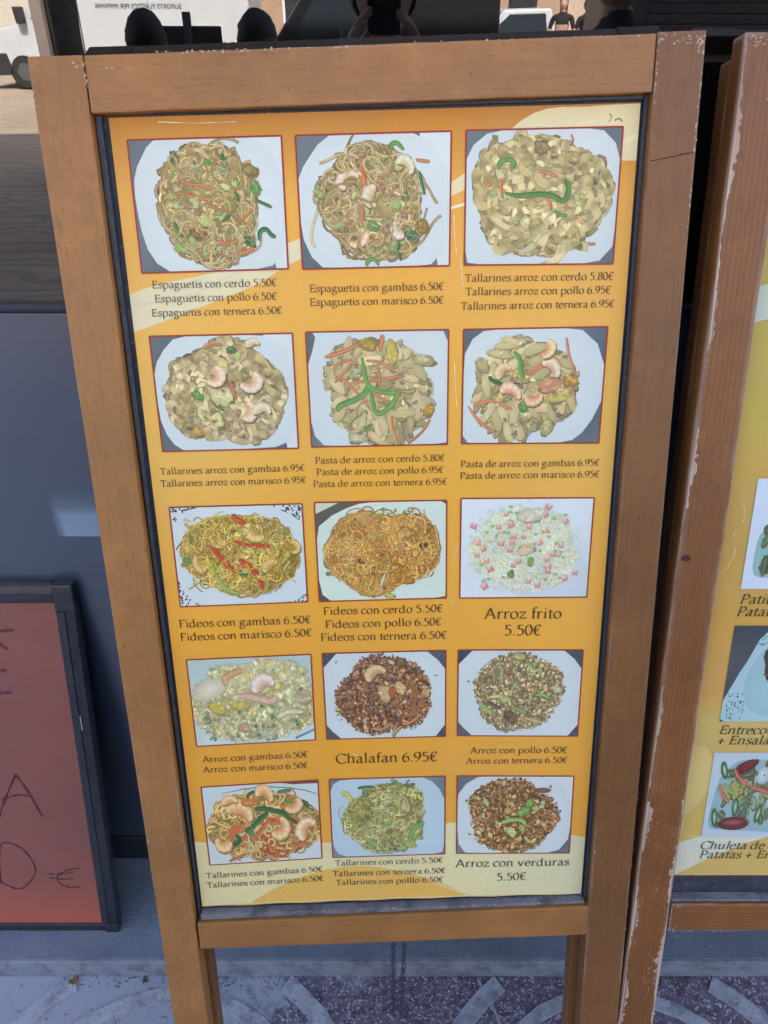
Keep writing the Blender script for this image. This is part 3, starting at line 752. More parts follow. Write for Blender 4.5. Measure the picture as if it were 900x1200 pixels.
            d.strip_([(362,185),(370,260),(390,330),(440,370),(520,385),(575,378)], 28, K(110, 162, 72), .25); d.strip_([(210,485),(230,450),(310,420),(370,385),(385,350)], 34, K(96, 156, 70), .25)
            d.strip_([(405,360),(415,430),(430,500),(480,490),(540,430),(545,390)], 30, K(104, 160, 72), .25); d.strip_([(360,600),(385,585),(410,565)], 24, GREEN)
            d.chunk(395, 110, 50, 40, K(206, 176, 96), K(160, 130, 66), .3, .3); d.chunk(530, 160, 34, 74, K(226, 208, 124), K(196, 170, 84), -.2, .2); d.chunk(740, 490, 32, 34, K(216, 176, 70), K(170, 130, 50), 0, .3)
            d.chunk(320, 645, 56, 34, K(216, 214, 190), K(176, 172, 130), .1, .3); d.chunk(325, 270, 34, 30, K(212, 208, 190), K(170, 160, 130)); d.chunk(710, 205, 70, 32, K(212, 206, 170), K(160, 150, 110), .25, .15)
        else:
            for P, w_ in (([(620,95),(640,180),(665,250),(690,320)], 16), ([(92,470),(150,550),(200,590),(250,620)], 18), ([(120,465),(200,440),(250,445)], 18), ([(410,290),(480,240),(560,170)], 14), ([(430,300),(500,250),(590,235)], 14), ([(530,150),(550,190),(600,240)], 14), ([(620,385),(650,385),(690,400)], 18), ([(260,440),(300,470),(340,480)], 16)): d.strip_(P, w_, K(216, 130, 88))
            d.strip_([(335,165),(370,210),(375,270),(400,310)], 30, K(96, 158, 70), .25); d.strip_([(205,300),(230,330),(300,350),(380,345)], 24, DGREEN, .2); d.leaf(400, 470, 44, GREEN, 1.3)
            d.strip_([(480,320),(540,315),(580,310)], 14, LGREEN)
            d.shrimp(300, 295, 62, 2.6, K(218, 196, 160), K(206, 150, 100)); d.shrimp(330, 415, 70, 3.4, K(226, 204, 176), K(226, 132, 96)); d.shrimp(460, 400, 62, 2.8, K(226, 190, 160), K(220, 120, 84), flip=-1)
            d.shrimp(540, 280, 66, 3.8, K(222, 212, 196), K(210, 150, 110)); d.shrimp(500, 160, 60, 5.0, K(224, 204, 160), K(222, 150, 110))
            d.chunk(545, 355, 66, 44, K(224, 170, 140), K(206, 140, 106), -.3, .2); d.chunk(600, 420, 70, 36, K(226, 216, 150), K(196, 170, 90), -.2, .3); d.chunk(660, 330, 40, 36, K(214, 170, 80), K(160, 120, 60), 0, .35)
            d.chunk(540, 590, 34, 60, K(206, 200, 156), K(170, 162, 110), .4, .1); d.chunk(165, 240, 34, 50, K(206, 198, 156), K(170, 160, 110), -.4, .1)
    elif i == 6:
        r2 = random.Random(7)
        d.grid(lambda u, v: K(206, 214, 228), 4)
        for _ in range(1500):          # cut-out lace cloth: dark holes in the corners
            x, y = r2.uniform(x0, x1), r2.uniform(y0, y1)
            if abs(x-457)/400+abs(y-360)/290 > 1.16: d.blob(x, y, 8, 5, K(44, 54, 78), K(60, 70, 92), r2.uniform(0, 3), .2, 7)
        pl = [(250,72),(600,70),(720,105),(800,150),(858,185),(862,590),(780,645),(250,655),(150,620),(105,590),(62,470),(62,180),(120,125),(180,95)]
        d.plate(pl, K(194, 206, 224), K(206, 216, 232), rim=.94)
        d.shadow = K(160, 172, 186)
        YN = [K(206, 178, 74), K(188, 158, 60), K(222, 200, 104), K(170, 138, 48), K(198, 168, 84)]
        YN = [(c[0]*1.15, c[1]*1.08, c[2]*1.2) for c in YN]
        d.strands((465, 355, 362, 240, .06), 900, 8, YN, (60, 160), .016, 8, dark=.38)
        d.bits(40, 9, [K(226, 208, 120), LGREEN, K(150, 110, 50)], .92)
        RP = K(204, 70, 48)
        for P, w_ in (([(430,125),(470,155),(515,180)], 34), ([(430,270),(500,295),(580,300),(650,305)], 26), ([(280,285),(320,340),(370,410),(430,460)], 36), ([(450,380),(510,430),(560,490),(580,565)], 42)): d.strip_(P, w_, RP, .15)
        d.strip_([(275,400),(300,470),(340,540),(430,590)], 32, LGREEN); d.strip_([(450,190),(490,220),(525,245)], 26, LGREEN); d.strip_([(650,270),(685,310),(690,370)], 26, K(206, 206, 120)); d.leaf(125, 385, 40, GREEN, -.5); d.leaf(740, 225, 40, K(150, 160, 80), .1); d.leaf(170, 245, 26, GREEN, 1.2); d.strip_([(440,470),(480,475),(510,465)], 16, DGREEN)
        SB, ST = K(216, 186, 100), K(196, 140, 60)
        d.shrimp(580, 215, 76, 4.0, K(220, 196, 120), ST, flip=-1); d.shrimp(220, 375, 66, 1.0, SB, ST); d.shrimp(335, 245, 62, .6, SB, ST); d.shrimp(660, 440, 64, 2.6, SB, ST); d.shrimp(785, 320, 46, 4.6, SB, ST)
    elif i == 7:
        cloth(d, K(70, 72, 68), K(90, 90, 84), 9)
        d.poly([(60,50),(380,48),(200,100),(60,170)], K(84, 86, 80)); d.poly([(60, 48), (200, 46), (60, 110)], K(206, 206, 190))
        d.plate([(330,58),(560,45),(830,44),(858,60),(858,640),(130,650),(85,610),(60,500),(58,185),(180,120)], K(200, 214, 216), K(206, 220, 220), rim=.94)
        d.shadow = K(166, 178, 176)
        G7 = [K(198, 154, 74), K(178, 132, 58), K(214, 178, 100), K(160, 116, 54), K(206, 166, 90)]
        G7 = [(c[0]*1.25, c[1]*1.15, c[2]*1.1) for c in G7]
        d.strands((455, 345, 335, 262, .16), 1300, 7.5, G7, (90, 260), .014, 14, dark=.40, wob=1.3)
        d.bits(34, 9, [K(226, 206, 130), GREEN, K(120, 84, 50), K(206, 90, 50)], .9)
        d.strip_([(275,235),(320,215),(350,205)], 16, K(210, 96, 56)); d.strip_([(300,240),(340,235),(400,220)], 14, K(210, 96, 56)); d.strip_([(660,220),(690,240)], 14, K(206, 90, 50)); d.leaf(120, 470, 18, GREEN)
        for _ in range(26): d.leaf(r.uniform(380, 660), r.uniform(80, 150), 9, LGREEN, r.uniform(0, 3))
        d.chunk(715, 310, 34, 20, K(130, 88, 56), K(100, 66, 44), -.5, .2); d.chunk(330, 400, 24, 16, K(110, 84, 50), K(84, 60, 40), .4, .2); d.strip_([(380,475),(440,480),(530,465)], 16, K(130, 96, 60)); d.chunk(600, 520, 60, 26, K(206, 150, 70), K(170, 120, 60), .1, .2)
        d.leaf(395, 617, 10, GREEN); d.leaf(500, 615, 34, K(206, 190, 90), .1)
        # scraped ink: a white scratch of the sheet
        d.strip_([(437,580),(470,500),(500,420),(520,350)], 12, K(226, 226, 230), .6)
    elif i == 8:
        d.grid(lambda u, v: mx(K(214, 222, 240), K(196, 206, 226), u*v), 6)
        d.shadow = None
        R8 = [K(214, 222, 206), K(220, 222, 186), K(226, 230, 224), K(216, 208, 150), K(210, 220, 200)]
        d.grains((435, 355, 315, 258, .10), 1700, 10, 6, [(min(.9, c[0]*1.1), min(.9, c[1]*1.06), c[2]*1.15) for c in R8], 1.1, .90, (.86, 1.06), 1.18)
        for _ in range(70):
            t = r.uniform(0, 6.28); q = r.uniform(.95, 1.12); d.chunk(435+315*q*math.cos(t), 345+250*q*math.sin(t), 8, 5, K(214, 220, 206), K(200, 206, 190), r.uniform(0, 3), .2, 6)
        for _ in range(36): d.blob(r.uniform(180, 720), r.uniform(90, 540), 11, 9, K(170, 200, 130), K(130, 176, 100), 0, .1, 9)
        PK = K(228, 158, 148)
        for x, y in ((130,208),(155,305),(155,382),(190,345),(210,415),(235,465),(297,312),(350,350),(362,305),(375,445),(405,420),(460,215),(320,140),(560,235),(525,310),(575,410),(610,380),(645,382),(585,455),(470,540),(525,565),(205,572),(690,525),(752,492),(655,325),(430,275),(370,270),(555,145),(280,215),(350,200),(585,480),(675,185),(500,600),(570,100)):
            if y < 570 or x < 300 or x > 510: d.cube(x, y, r.uniform(13, 19), sc(PK, r.uniform(.85, 1.1)), r.uniform(-.7, .7))
        d.chunk(455, 150, 80, 40, K(226, 214, 204), K(214, 206, 190), .1, .2); d.chunk(445, 350, 60, 30, K(226, 190, 150), K(222, 210, 190), -.3, .3)
        d.chunk(360, 495, 22, 24, K(130, 180, 90), K(80, 130, 60), 0, .1); d.chunk(475, 420, 20, 28, K(170, 200, 110), K(120, 170, 70), .3, .1)
    elif i == 9:
        d.grid(lambda u, v: mx(K(176, 196, 204), K(190, 206, 208), v), 6)
        d.poly([(110, 515), (250, 565), (420, 585), (640, 560), (825, 450), (825, 580), (110, 600)], K(196, 212, 222)); d.poly([(700, 560), (825, 512), (825, 524), (705, 572)], K(92, 120, 176))
        d.shadow = None
        R9 = [K(218, 210, 172), K(204, 194, 150), K(226, 220, 192), K(196, 186, 136), K(210, 196, 140)]
        R9 = [(min(.9, c[0]*1.15), min(.9, c[1]*1.12), c[2]*1.15) for c in R9]
        d.grains((460, 350, 420, 215, .07), 1300, 18, 12, R9, .72, .78, (.74, 1.12), 1.12)
        d.grains((480, 170, 300, 90, .2), 420, 18, 12, R9, .76, .8, (.78, 1.1), 1.12)
        d.bits(60, 14, [K(214, 190, 96), K(226, 214, 150), K(206, 200, 160)], .9, 1.3); d.ins = lambda x, y, f=1: abs(x-450) < 370 and 330 < y < 560
        d.bits(26, 9, [K(70, 140, 70), K(110, 130, 70)], .9, 1.2)
        d.shrimp(530, 260, 92, 3.0, K(226, 214, 212), K(214, 160, 130)); d.strip_([(360,285),(430,290),(500,310),(560,325),(600,300)], 52, K(218, 176, 160), .4)
        d.chunk(180, 240, 110, 60, K(226, 216, 208), K(196, 186, 170), -.45, .15); d.strip_([(290,220),(280,180),(330,150),(395,128)], 44, K(214, 166, 120), .3); d.chunk(765, 310, 56, 44, K(222, 208, 190), K(190, 170, 140), .2, .15)
        d.strip_([(590,430),(660,395),(760,400)], 40, K(222, 210, 180), .3); d.chunk(215, 355, 56, 34, K(226, 206, 110), K(200, 170, 70), .2, .25); d.chunk(370, 345, 66, 30, K(222, 206, 130), K(190, 170, 90), .1, .3); d.chunk(375, 475, 36, 30, K(222, 180, 164), K(196, 150, 130)); d.chunk(530, 530, 50, 34, K(220, 214, 200), K(186, 180, 160), .2, .2)
        for x, y in ((505,355),(560,478),(718,470),(562,425),(455,475),(140,415),(465,530),(755,262),(360,385)): d.leaf(x, y, 20, K(62, 140, 66), r.uniform(0, 3), .1)
        d.strip_([(115,420),(130,405),(160,415),(165,440),(135,440)], 8, K(80, 130, 80))
    elif i in (10, 11, 14):
        if i == 14:
            cloth(d, K(96, 106, 120), K(120, 130, 142), 4); d.poly([(640,62),(840,62),(840,300)], K(206, 214, 226))
            d.plate([(215,60),(690,64),(790,130),(840,240),(835,470),(760,572),(130,575),(85,530),(72,400),(72,180),(130,110)], PLATE, PLEDGE, rim=.93)
        else:
            cloth(d, K(60, 68, 82), K(84, 92, 106), i)
            r2 = random.Random(i)
            for _ in range(260):
                x, y = r2.uniform(x0, x1), r2.uniform(y0, y1)
                d.blob(x, y, 5, 4, K(120, 130, 146), K(90, 100, 116), 0, .1, 6)
            k = (140,130) if i == 10 else (125,120)
            pl = [(x0+85,y0),(x1-115,y0),(x1-50,y0+50),(x1,y0+110),(x1,y1-75),(x1-60,y1),(x0+90,y1),(x0+35,y1-50),(x0,y1-90),(x0,y0+85)]
            d.plate(pl, PLATE, PLEDGE, rim=.94, smooth=False)
        if i == 10:
            d.grains((445, 335, 305, 262, .12), 1900, 13, 6.5, BROWN, .45)
            d.ins2 = d.ins
            for _ in range(240):
                t = r.uniform(0, 6.28); q = math.sqrt(r.random())*130; d.chunk(590+q*math.cos(t), 370+q*.8*math.sin(t), 12, 6, K(190, 140, 96), K(130, 84, 58), r.uniform(0, 3), .2, 7)
            d.bits(50, 11, [K(176, 130, 90), K(150, 84, 56), K(206, 176, 130)], .92)
            d.bits(24, 11, [K(110, 78, 56), K(96, 68, 50)], .7)
            d.shrimp(412, 210, 78, 2.6, K(216, 184, 136), K(190, 130, 90)); d.chunk(455, 318, 56, 58, K(232, 210, 160), K(196, 150, 106), -.4, .2); d.chunk(553, 285, 44, 34, K(236, 214, 158), K(206, 166, 110), .6, .15); d.chunk(500, 310, 24, 44, K(196, 110, 80), K(170, 90, 60), .1, .2)
            d.strip_([(560,520),(620,510),(680,470)], 22, K(196, 140, 90)); d.strip_([(360,540),(420,550),(480,520)], 22, K(196, 140, 76)); d.chunk(720, 320, 34, 32, K(220, 190, 146), K(180, 130, 90), 0, .3); d.leaf(135, 410, 24, K(206, 190, 130)); d.leaf(640, 175, 26, K(80, 90, 70), .3); d.strip_([(500,600),(520,560),(560,530)], 20, K(196, 150, 80)); d.chunk(560, 120, 46, 26, K(150, 120, 80), K(96, 76, 56), .3, .3)
            for x, y, a in ((138,110,1.9),(790,208,-.3),(133,450,0),(155,482,-.6),(168,450,.3),(622,552,1.4),(650,548,0),(715,480,-.4)): d.line([(x-9*math.cos(a), y-9*math.sin(a)), (x+9*math.cos(a), y+9*math.sin(a))], 7, K(70, 60, 60), K(90, 84, 84))
        elif i == 11:
            R11 = [K(186, 166, 122), K(166, 146, 102), K(202, 186, 146), K(146, 124, 84), K(176, 162, 116)]
            R11 = [(c[0]*1.22, c[1]*1.15, c[2]*1.3) for c in R11]
            d.grains((435, 310, 300, 245, .10), 1600, 12, 7, R11, .45)
            d.bits(46, 11, [K(140, 116, 84), LGREEN, K(214, 206, 160)], .92)
            d.strip_([(180,385),(230,420),(270,455)], 28, K(156, 182, 96)); d.strip_([(400,410),(450,425),(490,440)], 28, K(130, 170, 80)); d.strip_([(245,340),(310,335),(370,360),(385,400)], 26, K(206, 206, 140)); d.leaf(340, 355, 40, K(190, 200, 120), .4); d.leaf(640, 345, 34, K(84, 140, 66), .2); d.strip_([(550,330),(600,325),(640,345)], 18, LGREEN)
            d.chunk(435, 80, 38, 26, K(206, 200, 140), K(170, 164, 100), .2, .15); d.strip_([(325,150),(320,200),(330,250)], 30, K(176, 156, 132)); d.chunk(692, 290, 34, 28, K(222, 220, 196), K(176, 170, 120), .3, .15); d.strip_([(235,375),(290,400),(330,410)], 28, K(104, 84, 66)); d.strip_([(480,480),(540,490),(600,510)], 20, K(196, 186, 130)); d.leaf(295, 180, 28, GREEN, 1.2); d.chunk(390, 470, 56, 36, K(130, 112, 84), K(100, 84, 60), .5, .3)
            d.leaf(105, 237, 8, K(110, 120, 110))
        else:
            B14 = [K(150, 112, 74), K(126, 92, 60), K(178, 142, 98), K(104, 74, 52), K(160, 124, 84)]
            B14 = [(c[0]*1.5, c[1]*1.4, c[2]*1.35) for c in B14]
            d.grains((440, 320, 310, 240, .14), 1600, 12, 7.5, B14, .45)
            d.bits(50, 11, [K(196, 170, 116), K(120, 88, 62), K(206, 180, 110)], .94)
            d.leaf(560, 240, 46, K(120, 180, 66), 1.2); d.leaf(525, 290, 54, K(112, 172, 70), -.4); d.leaf(600, 270, 40, K(170, 196, 110), .5); d.strip_([(365,365),(430,345),(500,350),(540,380)], 30, K(150, 190, 100)); d.leaf(258, 225, 36, K(190, 200, 140), 1.1); d.leaf(430, 425, 66, K(206, 206, 130), .1); d.leaf(515, 410, 38, K(170, 180, 80), 1.3); d.leaf(640, 245, 36, K(186, 196, 140), -.8)
            d.chunk(410, 285, 28, 26, K(220, 190, 110), K(180, 140, 70)); d.chunk(680, 205, 34, 18, K(190, 150, 100), K(140, 100, 66), .1, .1); d.strip_([(160,380),(180,345),(230,330),(290,340)], 10, K(206, 176, 140)); d.strip_([(530,455),(560,490),(600,500)], 18, K(206, 196, 130)); d.chunk(640, 145, 50, 16, K(156, 120, 84), K(120, 90, 60), .05, .2)
            for x, y in ((125,215),(152,195),(150,440),(690,120),(625,495)): d.leaf(x, y, 9, K(110, 90, 70), r.uniform(0, 3))
    elif i == 12:
        d.grid(lambda u, v: K(196, 208, 222), 4)
        d.plate([(60,200),(200,125),(400,100),(600,105),(760,135),(850,170),(850,590),(60,600)], K(206, 214, 224), K(200, 208, 220), rim=.96)
        d.line([(200,128),(350,108),(500,102),(650,118),(760,140),(840,170)], 6, K(84, 90, 100), K(130, 136, 150)); d.poly([(590, 78), (840, 62), (840, 100), (680, 98)], K(120, 60, 56))
        d.shadow = K(170, 176, 186)
        P13 = [K(222, 184, 104), K(206, 160, 84), K(230, 202, 136), K(196, 140, 76)]
        d.strands((465, 345, 388, 215, .05), 520, 12, P13, (70, 150), .03, 9, dark=.38)
        d.k.up()
        d.chunk(480, 400, 250, 120, K(206, 96, 56), K(196, 110, 66), 0, .2, 24)
        for _ in range(130):
            a = r.uniform(0, 6.28); q = math.sqrt(r.random()); P = d.wander(480+240*q*math.cos(a), 440+95*q*math.sin(a), r.uniform(0, 6.28), 110, r.choice((-.04, .04)), 9, d.ins, 1)
            c = r.choice([K(226, 196, 130), K(232, 210, 150), K(214, 150, 90), K(204, 90, 54)]); d.line(P, 14, c, sc(c, .55), False)
        for P, w_ in (([(370,440),(430,380),(490,320)], 24), ([(300,470),(330,450)], 18), ([(200,560),(260,540),(330,520)], 14), ([(620,470),(680,480),(760,470)], 18), ([(230,480),(300,430),(340,400)], 30)): d.strip_(P, w_, K(210, 92, 58))
        DG = K(46, 104, 56)
        d.strip_([(412,235),(480,240),(560,260),(665,285)], 36, DG, .15); d.strip_([(330,385),(380,345),(440,300),(500,265)], 36, DG, .15); d.strip_([(600,285),(650,320),(700,350)], 26, DG, .1); d.strip_([(365,165),(385,135),(440,125),(520,130)], 20, DG, .2); d.strip_([(570,140),(620,135),(660,130)], 22, K(70, 130, 60)); d.strip_([(265,390),(285,430),(240,460),(170,500)], 36, DG, .1); d.strip_([(720,205),(750,230),(775,250)], 20, DG); d.leaf(585, 435, 40, K(70, 150, 70), .1, .1); d.leaf(370, 390, 34, K(60, 140, 70), 1.2, .1); d.leaf(640, 200, 30, GREEN)
        OB, OT = K(232, 196, 150), K(226, 140, 70)
        d.shrimp(300, 290, 105, 3.6, OB, OT); d.shrimp(180, 415, 78, .4, OB, OT); d.shrimp(555, 350, 82, 2.4, OB, OT, flip=-1); d.shrimp(768, 400, 84, 2.2, K(236, 216, 186), OT); d.shrimp(480, 175, 76, 3.4, OB, OT); d.shrimp(655, 215, 66, 5.6, OB, OT); d.shrimp(250, 200, 60, 3.2, OB, OT); d.chunk(380, 190, 60, 26, K(226, 150, 90), K(206, 120, 66), -.1, .2)
    elif i == 13:
        cloth(d, K(104, 118, 134), K(124, 136, 150), 5)
        d.plate([(115,82),(690,70),(750,110),(800,160),(838,220),(838,608),(140,615),(90,580),(55,540),(48,150),(75,110)], K(188, 206, 226), K(180, 200, 224), rim=.94)
        N14 = [K(186, 182, 110), K(166, 158, 90), K(204, 200, 134), K(150, 138, 80), K(176, 170, 104)]
        N14 = [(c[0]*1.15, c[1]*1.12, c[2]*1.15) for c in N14]
        d.strands((425, 345, 278, 245, .10), 760, 9.5, N14, (60, 150), .045, 10, dark=.36, wob=2)
        d.bits(46, 11, [GREEN, K(206, 200, 150), K(150, 116, 80), K(196, 190, 120)], .9)
        d.chunk(250, 300, 90, 60, K(150, 130, 88), K(130, 112, 74), .2, .2)
        for _ in range(70):
            a = r.uniform(0, 6.28); q = math.sqrt(r.random())*110; P = d.wander(250+q*math.cos(a), 330+q*math.sin(a), r.uniform(0, 6.28), 90, r.choice((-.06, .06)), 9, d.ins, 1); c = sc(r.choice(N14), .95); d.line(P, 9, c, sc(c, .5), False)
        d.strip_([(120,170),(150,165),(180,200),(190,230)], 34, K(206, 200, 100)); d.strip_([(235,130),(280,125),(350,125)], 18, DGREEN); d.leaf(285, 165, 36, K(90, 140, 90), 1.2)
        d.strip_([(640,180),(690,178)], 7, K(150, 80, 80)); d.strip_([(560,130),(595,85)], 8, K(90, 84, 76)); d.chunk(600, 122, 34, 14, K(150, 130, 110), K(110, 96, 84), -.2, .2)
        d.chunk(575, 275, 44, 34, K(222, 218, 190), K(180, 160, 120), .1, .2); d.chunk(440, 235, 44, 24, K(214, 208, 170), K(176, 170, 120), -.3, .2); d.strip_([(500,335),(560,340),(600,310),(600,240),(560,180)], 18, K(150, 110, 74)); d.chunk(645, 430, 44, 46, K(206, 200, 150), K(150, 170, 90), -.2, .1); d.strip_([(590,500),(610,450),(650,400),(700,380)], 34, K(116, 166, 84)); d.leaf(330, 520, 44, K(130, 180, 90), .9); d.leaf(600, 530, 44, K(176, 190, 100), .3); d.leaf(550, 560, 36, K(160, 190, 90), .1); d.leaf(490, 103, 22, GREEN); d.strip_([(640,480),(690,490)], 30, K(150, 176, 90))
    # loose strands laid over the heap, so that the pieces sit in it
    if i in (0, 1):
        for _ in range(70):
            x, y = r.uniform(180, 680), r.uniform(110, 660)
            if d.ins(x, y, .9):
                c = sc(r.choice(SPAG), r.uniform(.95, 1.2)); d.line(d.wander(x, y, r.uniform(0, 6.28), r.uniform(80, 200), r.choice((-1, 1))*.02, 9, d.ins), 13, c, sc(c, .5), False)
    if i == 6:
        for _ in range(120):
            x, y = r.uniform(120, 800), r.uniform(140, 560); c = sc(r.choice(YN), r.uniform(.95, 1.2)); d.line(d.wander(x, y, r.uniform(0, 6.28), r.uniform(40, 90), r.choice((-1, 1))*.02, 6, d.ins), 7, c, sc(c, .55), False)
    if i == 7:
        for _ in range(140):
            x, y = r.uniform(150, 760), r.uniform(120, 580)
            if d.ins(x, y, .92): c = sc(r.choice(G7), r.uniform(1, 1.25)); d.line(d.wander(x, y, r.uniform(0, 6.28), r.uniform(90, 240), r.choice((-1, 1))*.035, 12, d.ins, 1), 6, c, sc(c, .55), False)
    return d.k
BR= [[0.99957, -0.02588, 0.01395], [0.02896, 0.94849, -0.31548], [-0.00507, 0.31575, 0.94883]]
BC= [0.3385, 1.0984, 0.8739]
PHOTOS= [[(0.0863, 1.2197), (0.2455, 1.22), (0.2441, 1.0891), (0.0851, 1.0887)], [(0.2622, 1.2199), (0.4237, 1.2201), (0.4219, 1.0877), (0.2619, 1.0882)], [(0.4414, 1.2204), (0.6042, 1.22), (0.6028, 1.085), (0.4403, 1.0878)], [(0.0849, 1.0185), (0.2442, 1.0177), (0.2431, 0.8863), (0.0844, 0.8869)], [(0.2612, 1.0184), (0.421, 1.0168), (0.4195, 0.8859), (0.2609, 0.8873)], [(0.4401, 1.0165), (0.6016, 1.0152), (0.5997, 0.8824), (0.4386, 0.8862)], [(0.084, 0.8154), (0.243, 0.8152), (0.2425, 0.6867), (0.0833, 0.6849)], [(0.2601, 0.8163), (0.4187, 0.8143), (0.4182, 0.6863), (0.2593, 0.6865)], [(0.4383, 0.816), (0.5985, 0.812), (0.597, 0.6818), (0.4374, 0.6856)], [(0.0826, 0.6071), (0.2423, 0.6099), (0.2412, 0.4821), (0.0824, 0.4775)], [(0.259, 0.6106), (0.4176, 0.6098), (0.417, 0.4814), (0.2588, 0.4824)], [(0.4359, 0.6098), (0.5967, 0.6044), (0.5962, 0.4753), (0.4352, 0.4819)], [(0.0817, 0.4093), (0.2411, 0.4154), (0.24, 0.284), (0.0808, 0.2777)], [(0.2588, 0.4156), (0.4166, 0.4153), (0.4159, 0.2846), (0.2575, 0.2844)], [(0.4354, 0.415), (0.5949, 0.4087), (0.5949, 0.2792), (0.4347, 0.2848)]]
CAPS= [('Espaguetis con cerdo 5.50€', 0.093, 1.0712, 0.2313, 1.0701, 0), ('Espaguetis con pollo 6.50€', 0.0942, 1.0564, 0.2303, 1.0555, 0), ('Espaguetis con ternera 6.50€', 0.089, 1.0411, 0.235, 1.0404, 0), ('Espaguetis con gambas 6.50€', 0.2669, 1.0627, 0.4164, 1.0612, 1), ('Espaguetis con marisco 6.50€', 0.2664, 1.048, 0.4163, 1.0466, 1), ('Tallarines arroz con cerdo 5.80€', 0.4401, 1.0691, 0.6053, 1.0671, 2), ('Tallarines arroz con pollo 6.95€', 0.4409, 1.0547, 0.6032, 1.0524, 2), ('Tallarines arroz con ternera 6.95€', 0.4357, 1.0392, 0.6084, 1.0374, 2), ('Tallarines arroz con gambas 6.95€', 0.0773, 0.8578, 0.2499, 0.8574, 3), ('Tallarines arroz con marisco 6.95€', 0.076, 0.8427, 0.2506, 0.8422, 3), ('Pasta de arroz con cerdo 5.80€', 0.2622, 0.8658, 0.4173, 0.8649, 4), ('Pasta de arroz con pollo 6.95€', 0.2631, 0.8516, 0.4159, 0.8501, 4), ('Pasta de arroz con ternera 6.95€', 0.2583, 0.8367, 0.4204, 0.8352, 4), ('Pasta de arroz con gambas 6.95€', 0.4359, 0.8563, 0.603, 0.8533, 5), ('Pasta de arroz con marisco 6.95€', 0.4353, 0.8418, 0.6039, 0.8389, 5), ('Fideos con gambas 6.50€', 0.077, 0.6548, 0.2461, 0.6557, 6), ('Fideos con marisco 6.50€', 0.0766, 0.636, 0.2462, 0.637, 6), ('Fideos con cerdo 5.50€', 0.262, 0.6668, 0.4147, 0.6659, 7), ('Fideos con pollo 6.50€', 0.2634, 0.6481, 0.4127, 0.6472, 7), ('Fideos con ternera 6.50€', 0.2564, 0.6298, 0.4198, 0.628, 7), ('Arroz frito', 0.4674, 0.6547, 0.5675, 0.6519, 8), ('5.50€', 0.4934, 0.6301, 0.5415, 0.6288, 8), ('Arroz con gambas 6.50€', 0.0866, 0.4506, 0.2307, 0.454, 9), ('Arroz con marisco 6.50€', 0.0856, 0.4339, 0.2297, 0.4364, 9), ('Chalafan 6.95€', 0.2678, 0.4425, 0.4066, 0.4415, 10), ('Arroz con pollo 6.50€', 0.4513, 0.4519, 0.5843, 0.4482, 11), ('Arroz con ternera 6.50€', 0.4456, 0.4353, 0.5851, 0.432, 11), ('Tallarines con gambas 6.50€', 0.0726, 0.2531, 0.241, 0.2591, 12), ('Tallarines con marisco 6.50€', 0.0719, 0.2357, 0.2412, 0.2424, 12), ('Tallarines con cerdo 5.50€', 0.2592, 0.2685, 0.414, 0.2683, 13), ('Tallarines con ternera 6.50€', 0.2549, 0.2496, 0.4179, 0.2497, 13), ('Tallarines con polllo 6.50€', 0.2586, 0.2336, 0.4145, 0.2334, 13), ('Arroz con verduras', 0.4318, 0.2593, 0.5973, 0.2562, 14), ('5.50€', 0.492, 0.2325, 0.5348, 0.2324, 14)]
# ------------------------------------------------------------------ ground, pavement, ledge
WALL = 0.9716          # front of the shop wall
STEP = 0.7578          # front edge of the stone ledge under it
LZ = 0.060             # its top

def ground_mat():
    t = NT('sandy street paving'); v = t.coord((1, 1, 1), rnd=False)
    a = t.noise(v, 0.5, 5, 0.6); b = t.noise(v, 9, 5, 0.7)
    c = t.ramp(a, [(0.3, (0.38, 0.29, 0.20)), (0.7, (0.56, 0.43, 0.31))])
    c = t.mix(t.ramp(b, [(0.3, 0.35), (0.5, 0.0)]), c, (0.16, 0.13, 0.10))
    wv = t.n('ShaderNodeTexWave', wave_type='RINGS'); wv.inputs['Scale'].default_value = 1.3; wv.inputs['Distortion'].default_value = 9; wv.inputs['Detail Scale'].default_value = 1.4; t.l(v, wv.inputs['Vector'])
    c = t.mix(t.ramp(wv.outputs['Fac'], [(0.05, 0.45), (0.35, 0.0)]), c, (0.15, 0.125, 0.10))
    t.base(c); t.rough(0.85); t.bump(b, 0.5, 0.01); return t.m

